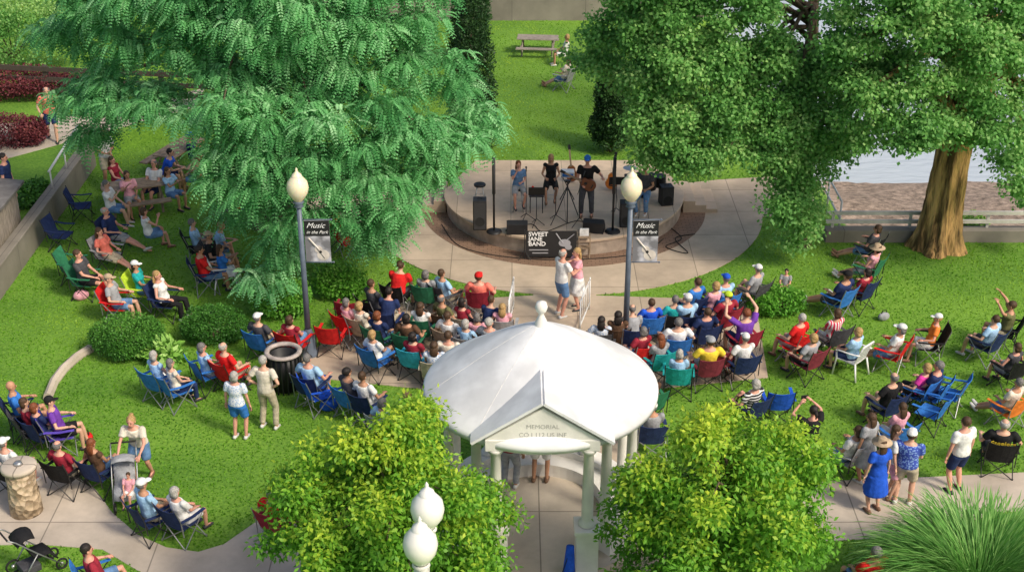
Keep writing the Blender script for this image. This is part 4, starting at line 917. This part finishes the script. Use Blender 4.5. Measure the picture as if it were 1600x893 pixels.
def colm(x,y,z0,z1,r=.12):
    mb=MB(); mb.lathe([(0,z0),(r*1.5,z0),(r*1.5,z0+.06),(r*1.15,z0+.1),(r,z0+.14),(r*.97,z0+(z1-z0)*.4),(r*.82,z1-.12),(r*1.05,z1-.1),(r*1.3,z1-.05),(r*1.4,z1),(0,z1)],(x,y,0),18); mb.build('column',STONE,w,True)
for k in range(9):
    a=R(-90)+R(42)+k*R(276/8); colm(1.72*math.cos(a),1.72*math.sin(a),.55,2.68,.105)
mb=MB(); n=40; a0=R(-90+42);a1=R(270-42)
for r0,r1,z0,z1 in((1.55,1.88,.12,.55),(1.2,1.55,.13,.42)):
    vs=[]
    for k in range(n+1):
        a=a0+(a1-a0)*k/n
        for r,z in((r0,z0),(r1,z0),(r1,z1),(r0,z1)): vs.append((r*math.cos(a),r*math.sin(a),z))
    fs=[(k*4+j,k*4+(j+1)%4,(k+1)*4+(j+1)%4,(k+1)*4+j) for k in range(n) for j in range(4)]+[(0,1,2,3),(n*4+3,n*4+2,n*4+1,n*4)]; mb.add(vs,fs)
mb.build('bench_wall',STONE,w)
fy=-1.85
for s in(-1,1):
    mb=MB(); mb.box((s*.80,fy,.56),(.40,.44,1.12)); mb.box((s*.80,fy,1.16),(.46,.5,.08)); mb.build('pedestal',STONE,w,bevel=.012); colm(s*.80,fy,1.2,2.80,.105)
    mb=MB(); mb.box((s*.80,-1.2,2.90),(.22,1.0,.12)); mb.build('side_beam',STONE,w)
mb=MB(); mb.box((0,fy,2.91),(1.96,.26,.22)); mb.build('front_beam',STONE,w,bevel=.01)
mb=MB(); mb.add([(-.98,fy-.11,3.02),(.98,fy-.11,3.02),(0,fy-.11,3.64),(-.98,fy+.1,3.02),(.98,fy+.1,3.02),(0,fy+.1,3.64)],[(0,1,2),(5,4,3),(0,3,4,1),(1,4,5,2),(2,5,3,0)]); pd_=mb.build('pediment',STONE,w)
for s in(-1,1):
    mb=MB(); q=[(0,fy-.18,3.74),(s*1.2,fy-.18,2.96),(s*1.2,-.6,2.96),(0,-.6,3.74)]
    if s>0: q=q[::-1]
    mb.slab(q,.05); mb.build('gable_roof',ROOFW,w)
INKS=mk('carved_letters',(.40,.39,.37),.8,0)
text('MEMORIAL',.115,pd_,INKS,Matrix.Translation((0,fy-.112,3.28))@FR,bold=0); text('CO I 112 US INF',.115,pd_,INKS,Matrix.Translation((0,fy-.112,3.12))@FR,bold=0); text('A.E.F.',.13,pd_,INKS,Matrix.Translation((0,fy-.132,2.92))@FR,bold=0)
w=empty('chair_bag',(1.0,19.95,0),0,'blue folded chair bag leaning on the gazebo pedestal','bag')
mb=MB(); mb.tube([(0,-.1,.02),(0,-.02,.45),(.02,.06,.95)],[.1,.11,.07],10); mb.build('bag',fab('royal'),w,True); mb=MB(); mb.tube([(0,-.1,.2),(-.12,-.12,.5),(.0,.0,.85)],.012,5); mb.build('strap',fab('navy'),w,True)
# ------------------------------------------------------------ furniture
def picnic(px,py,rz,label,sc=1):
    w=empty('picnic_table',G(px,py),rz,label,'picnic table','wooden picnic tables'); w.scale=(sc,)*3; wd_=WOOD if sc==1 else WOODG
    mb=MB()
    for k in range(5): mb.box((0,-.3+k*.15,.74),(1.8,.135,.04))
    mb.build('tabletop',wd_,w)
    for s in(-1,1):
        mb=MB()
        for k in range(2): mb.box((0,s*(.68+.14*k),.44),(1.8,.13,.04))
        mb.build('bench_seat',wd_,w)
        mb=MB(); mb.box((s*.7,0,.41),(.05,1.6,.08)); mb.build('support',wd_,w)
        for t in(-1,1): mb=MB(); mb.tube([(s*.66,t*.55,0),(s*.66,t*.2,.72)],.035,4); mb.build('leg',wd_,w)
picnic(215,325,R(20),'weathered picnic table near the retaining wall under the left tree'); picnic(390,238,0,'picnic table half hidden behind the left tree trunk'); picnic(840,84,R(-5),'grey brown picnic table on the far back lawn',.86)
picnic(285,265,R(70),'picnic table among people in the left tree shade')
w=empty('trash_barrel',G(447,605),0,'black slatted litter barrel with pale rim lid near the left lamp','trash bin')
mb=MB(); mb.lathe([(0,.05),(.34,.05),(.36,.5),(.34,.85),(.3,.85),(.3,.6),(0,.6)],(0,0,0),24); mb.build('liner',BLKPL,w,True)
for k in range(20): a=2*PI*k/20; mb=MB(); mb.tube([(math.cos(a)*.36,math.sin(a)*.36,.02),(math.cos(a)*.39,math.sin(a)*.39,.45),(math.cos(a)*.37,math.sin(a)*.37,.9)],.02,5); mb.build('slat',BLACKM,w)
mb=MB(); mb.lathe([(.41,.9),(.42,.93),(.38,.96),(.32,.955),(.3,.9),(.33,.87)],(0,0,0),28); mb.build('rim_lid',mk('bin_rim',(.42,.36,.33),.5,.3),w,True)
q=G(42,798); w=empty('stone_pedestal',q,0,'tan fieldstone pedestal with round top on the left plaza','pedestal')
ms,nt,b=nodes('fieldstone'); N=nt.nodes;L=nt.links; tc=N.new('ShaderNodeTexCoord'); vo=N.new('ShaderNodeTexVoronoi'); vo.inputs['Scale'].default_value=9; L.new(tc.outputs['Object'],vo.inputs['Vector'])
rr_=N.new('ShaderNodeValToRGB'); rr_.color_ramp.elements[0].color=(.2,.14,.08,1); rr_.color_ramp.elements[1].color=(.6,.47,.32,1); L.new(vo.outputs['Color'],rr_.inputs[0]); L.new(rr_.outputs[0],b.inputs['Base Color']); bp=N.new('ShaderNodeBump'); bp.inputs['Distance'].default_value=.06; L.new(vo.outputs['Distance'],bp.inputs['Height']); L.new(bp.outputs[0],b.inputs['Normal'])
mb=MB(); mb.lathe([(0,0),(.31,0),(.3,.3),(.27,.6),(.28,.98),(0,.98)],(0,0,0),24); mb.build('shaft',ms,w,True); mb=MB(); mb.lathe([(0,.98),(.33,.98),(.34,1.05),(.30,1.08),(0,1.07)],(0,0,0),24); mb.build('top',CONC2,w,True)
mb=MB(); mb.lathe([(0,1.075),(.09,1.075),(.07,1.13),(0,1.14)],(0,0,0),12); mb.build('fitting',STEEL,w,True)
def stroller(px,py,rz,label,col):
    w=empty('stroller',G(px,py),rz,label,'stroller','baby strollers')
    for i,(x,y) in enumerate(((-.24,-.32),(.24,-.32),(-.2,.4),(.2,.4))):
        mb=MB(); r=.13 if i<2 else .1
        mb.tube([(x,y+math.cos(k*PI/8)*r,r+.015+math.sin(k*PI/8)*r) for k in range(17)],.02,6); wh=mb.build('wheel',RUB,w,True); mb=MB(); mb.tube([(x-.02,y,r+.01),(x+.02,y,r+.01)],.04,8); mb.build('hub',STEEL,wh,True)
    for s in(-1,1): mb=MB(); mb.tube([(s*.22,.4,.12),(s*.24,.0,.55),(s*.24,-.35,.95),(s*.24,-.48,1.05)],.014,6); mb.tube([(s*.24,-.32,.14),(s*.24,.0,.55)],.014,6); mb.build('frame',GREYM,w,True)
    mb=MB(); mb.tube([(-.24,-.48,1.05),(.24,-.48,1.05)],.018,6); mb.build('handlebar',RUB,w,True)
    mb=MB(); sheet(mb,[[(x*.2,y,z-.03*(1-x*x)) for x in(-1,0,1)] for y,z in((.34,.25),(.22,.42),(-.05,.42),(-.22,.8))],.03); mb.build('seat',fab(col),w,True)
    mb=MB(); rows=[]
    for k in range(5):
        a=R(60+k*22); rows.append([(x*.22,-.12+math.cos(a)*.28*(1-.15*abs(x)),.68+math.sin(a)*.26*(1.1-.25*x*x)) for x in(-1,-.5,0,.5,1)])
    sheet(mb,rows,.012); mb.build('canopy',fab(col),w,True)
    mb=MB(); mb.box((0,-.12,.2),(.34,.34,.14)); mb.build('basket',fab('charcoal'),w,bevel=.02)
stroller(200,782,PI+R(10),'grey stroller with seated child on the lower left lawn','grey'); stroller(58,893,R(-50),'black stroller with folded canopy in the bottom left corner','black')
def bag(px,py,c,label,s=1):
    w=empty('bag',G(px,py),random.uniform(0,3),label,'bag'); mb=MB(); mb.ell((0,0,.13*s),(.2*s,.12*s,.14*s),12,8); mb.build('bag_body',fab(c),w,True); mb=MB(); mb.tube([(-.1*s,0,.22*s),(-.06*s,0,.34*s),(.06*s,0,.34*s),(.1*s,0,.22*s)],.012,5); mb.build('strap',fab('black'),w,True)
bag(128,468,'pink','pink patterned bag on the left lawn'); bag(140,688,'red','small red bag beside the purple topped person',.7); bag(1380,500,'grey','grey bag on the right lawn beside chairs',.8); bag(1180,645,'navy','navy bag beside the empty royal blue chair',1); bag(515,640,'royal','blue chair bag on grass right of the barrel',1.1); bag(490,300,'charcoal','dark bag under the left tree')
mb=MB(); mb.box((0,0,0),(.15,.012,.08)); o=mb.build('phone',BLKPL,bevel=.004); tag(o,'black phone held up by the person in black','phone')
pp=[x for x in C.objects if x.get('label','').endswith('holding up a phone')][0]; o.location=pp.matrix_basis@Vector((-.02,.4,1.70)); o.rotation_euler=pp.rotation_euler
pp=[x for x in C.objects if x.get('label','').endswith('yellow lettering on the back')][0]; text('Steelers',.13,pp,fab('yellow'),Matrix.Translation((0,-.27,.84))@Matrix.Rotation(R(12),4,'X')@FR)
mb=MB(); mb.tube([(0,0,0),(0,0,1.3)],.09,10); o=mb.build('wooden_post',WOOD,None,True,.01); o.location=G(1592,960); tag(o,'brown wooden post in the tall grass at lower right','post')
# ------------------------------------------------------------ light and camera
wd=bpy.data.worlds.new('World'); bpy.context.scene.world=wd; wd.use_nodes=True; nt=wd.node_tree
sk=nt.nodes.new('ShaderNodeTexSky'); sk.sky_type='NISHITA'; sk.sun_disc=False; EL=44; AZ=130
sk.sun_elevation=R(EL); sk.sun_rotation=R(AZ); sk.dust_density=4; sk.ozone_density=.5; nt.links.new(sk.outputs[0],nt.nodes['Background'].inputs[0]); nt.nodes['Background'].inputs[1].default_value=.15
sd=bpy.data.lights.new('sun','SUN'); sd.energy=2.8; sd.angle=R(10); sd.color=(1,.90,.74); so=bpy.data.objects.new('sun',sd); C.objects.link(so)
v=Vector((math.sin(R(AZ))*math.cos(R(EL)),math.cos(R(AZ))*math.cos(R(EL)),math.sin(R(EL)))); so.rotation_euler=v.to_track_quat('Z','Y').to_euler()
cd=bpy.data.cameras.new('camera'); cd.lens=49.5; cd.sensor_width=36; cd.clip_end=2000; co=bpy.data.objects.new('camera',cd); C.objects.link(co); co.location=(0,0,CH); co.rotation_euler=(R(90)-PT,0,0); bpy.context.scene.camera=co
sc_=bpy.context.scene; sc_.view_settings.view_transform='Standard'; sc_.view_settings.look='None'; sc_.view_settings.exposure=0
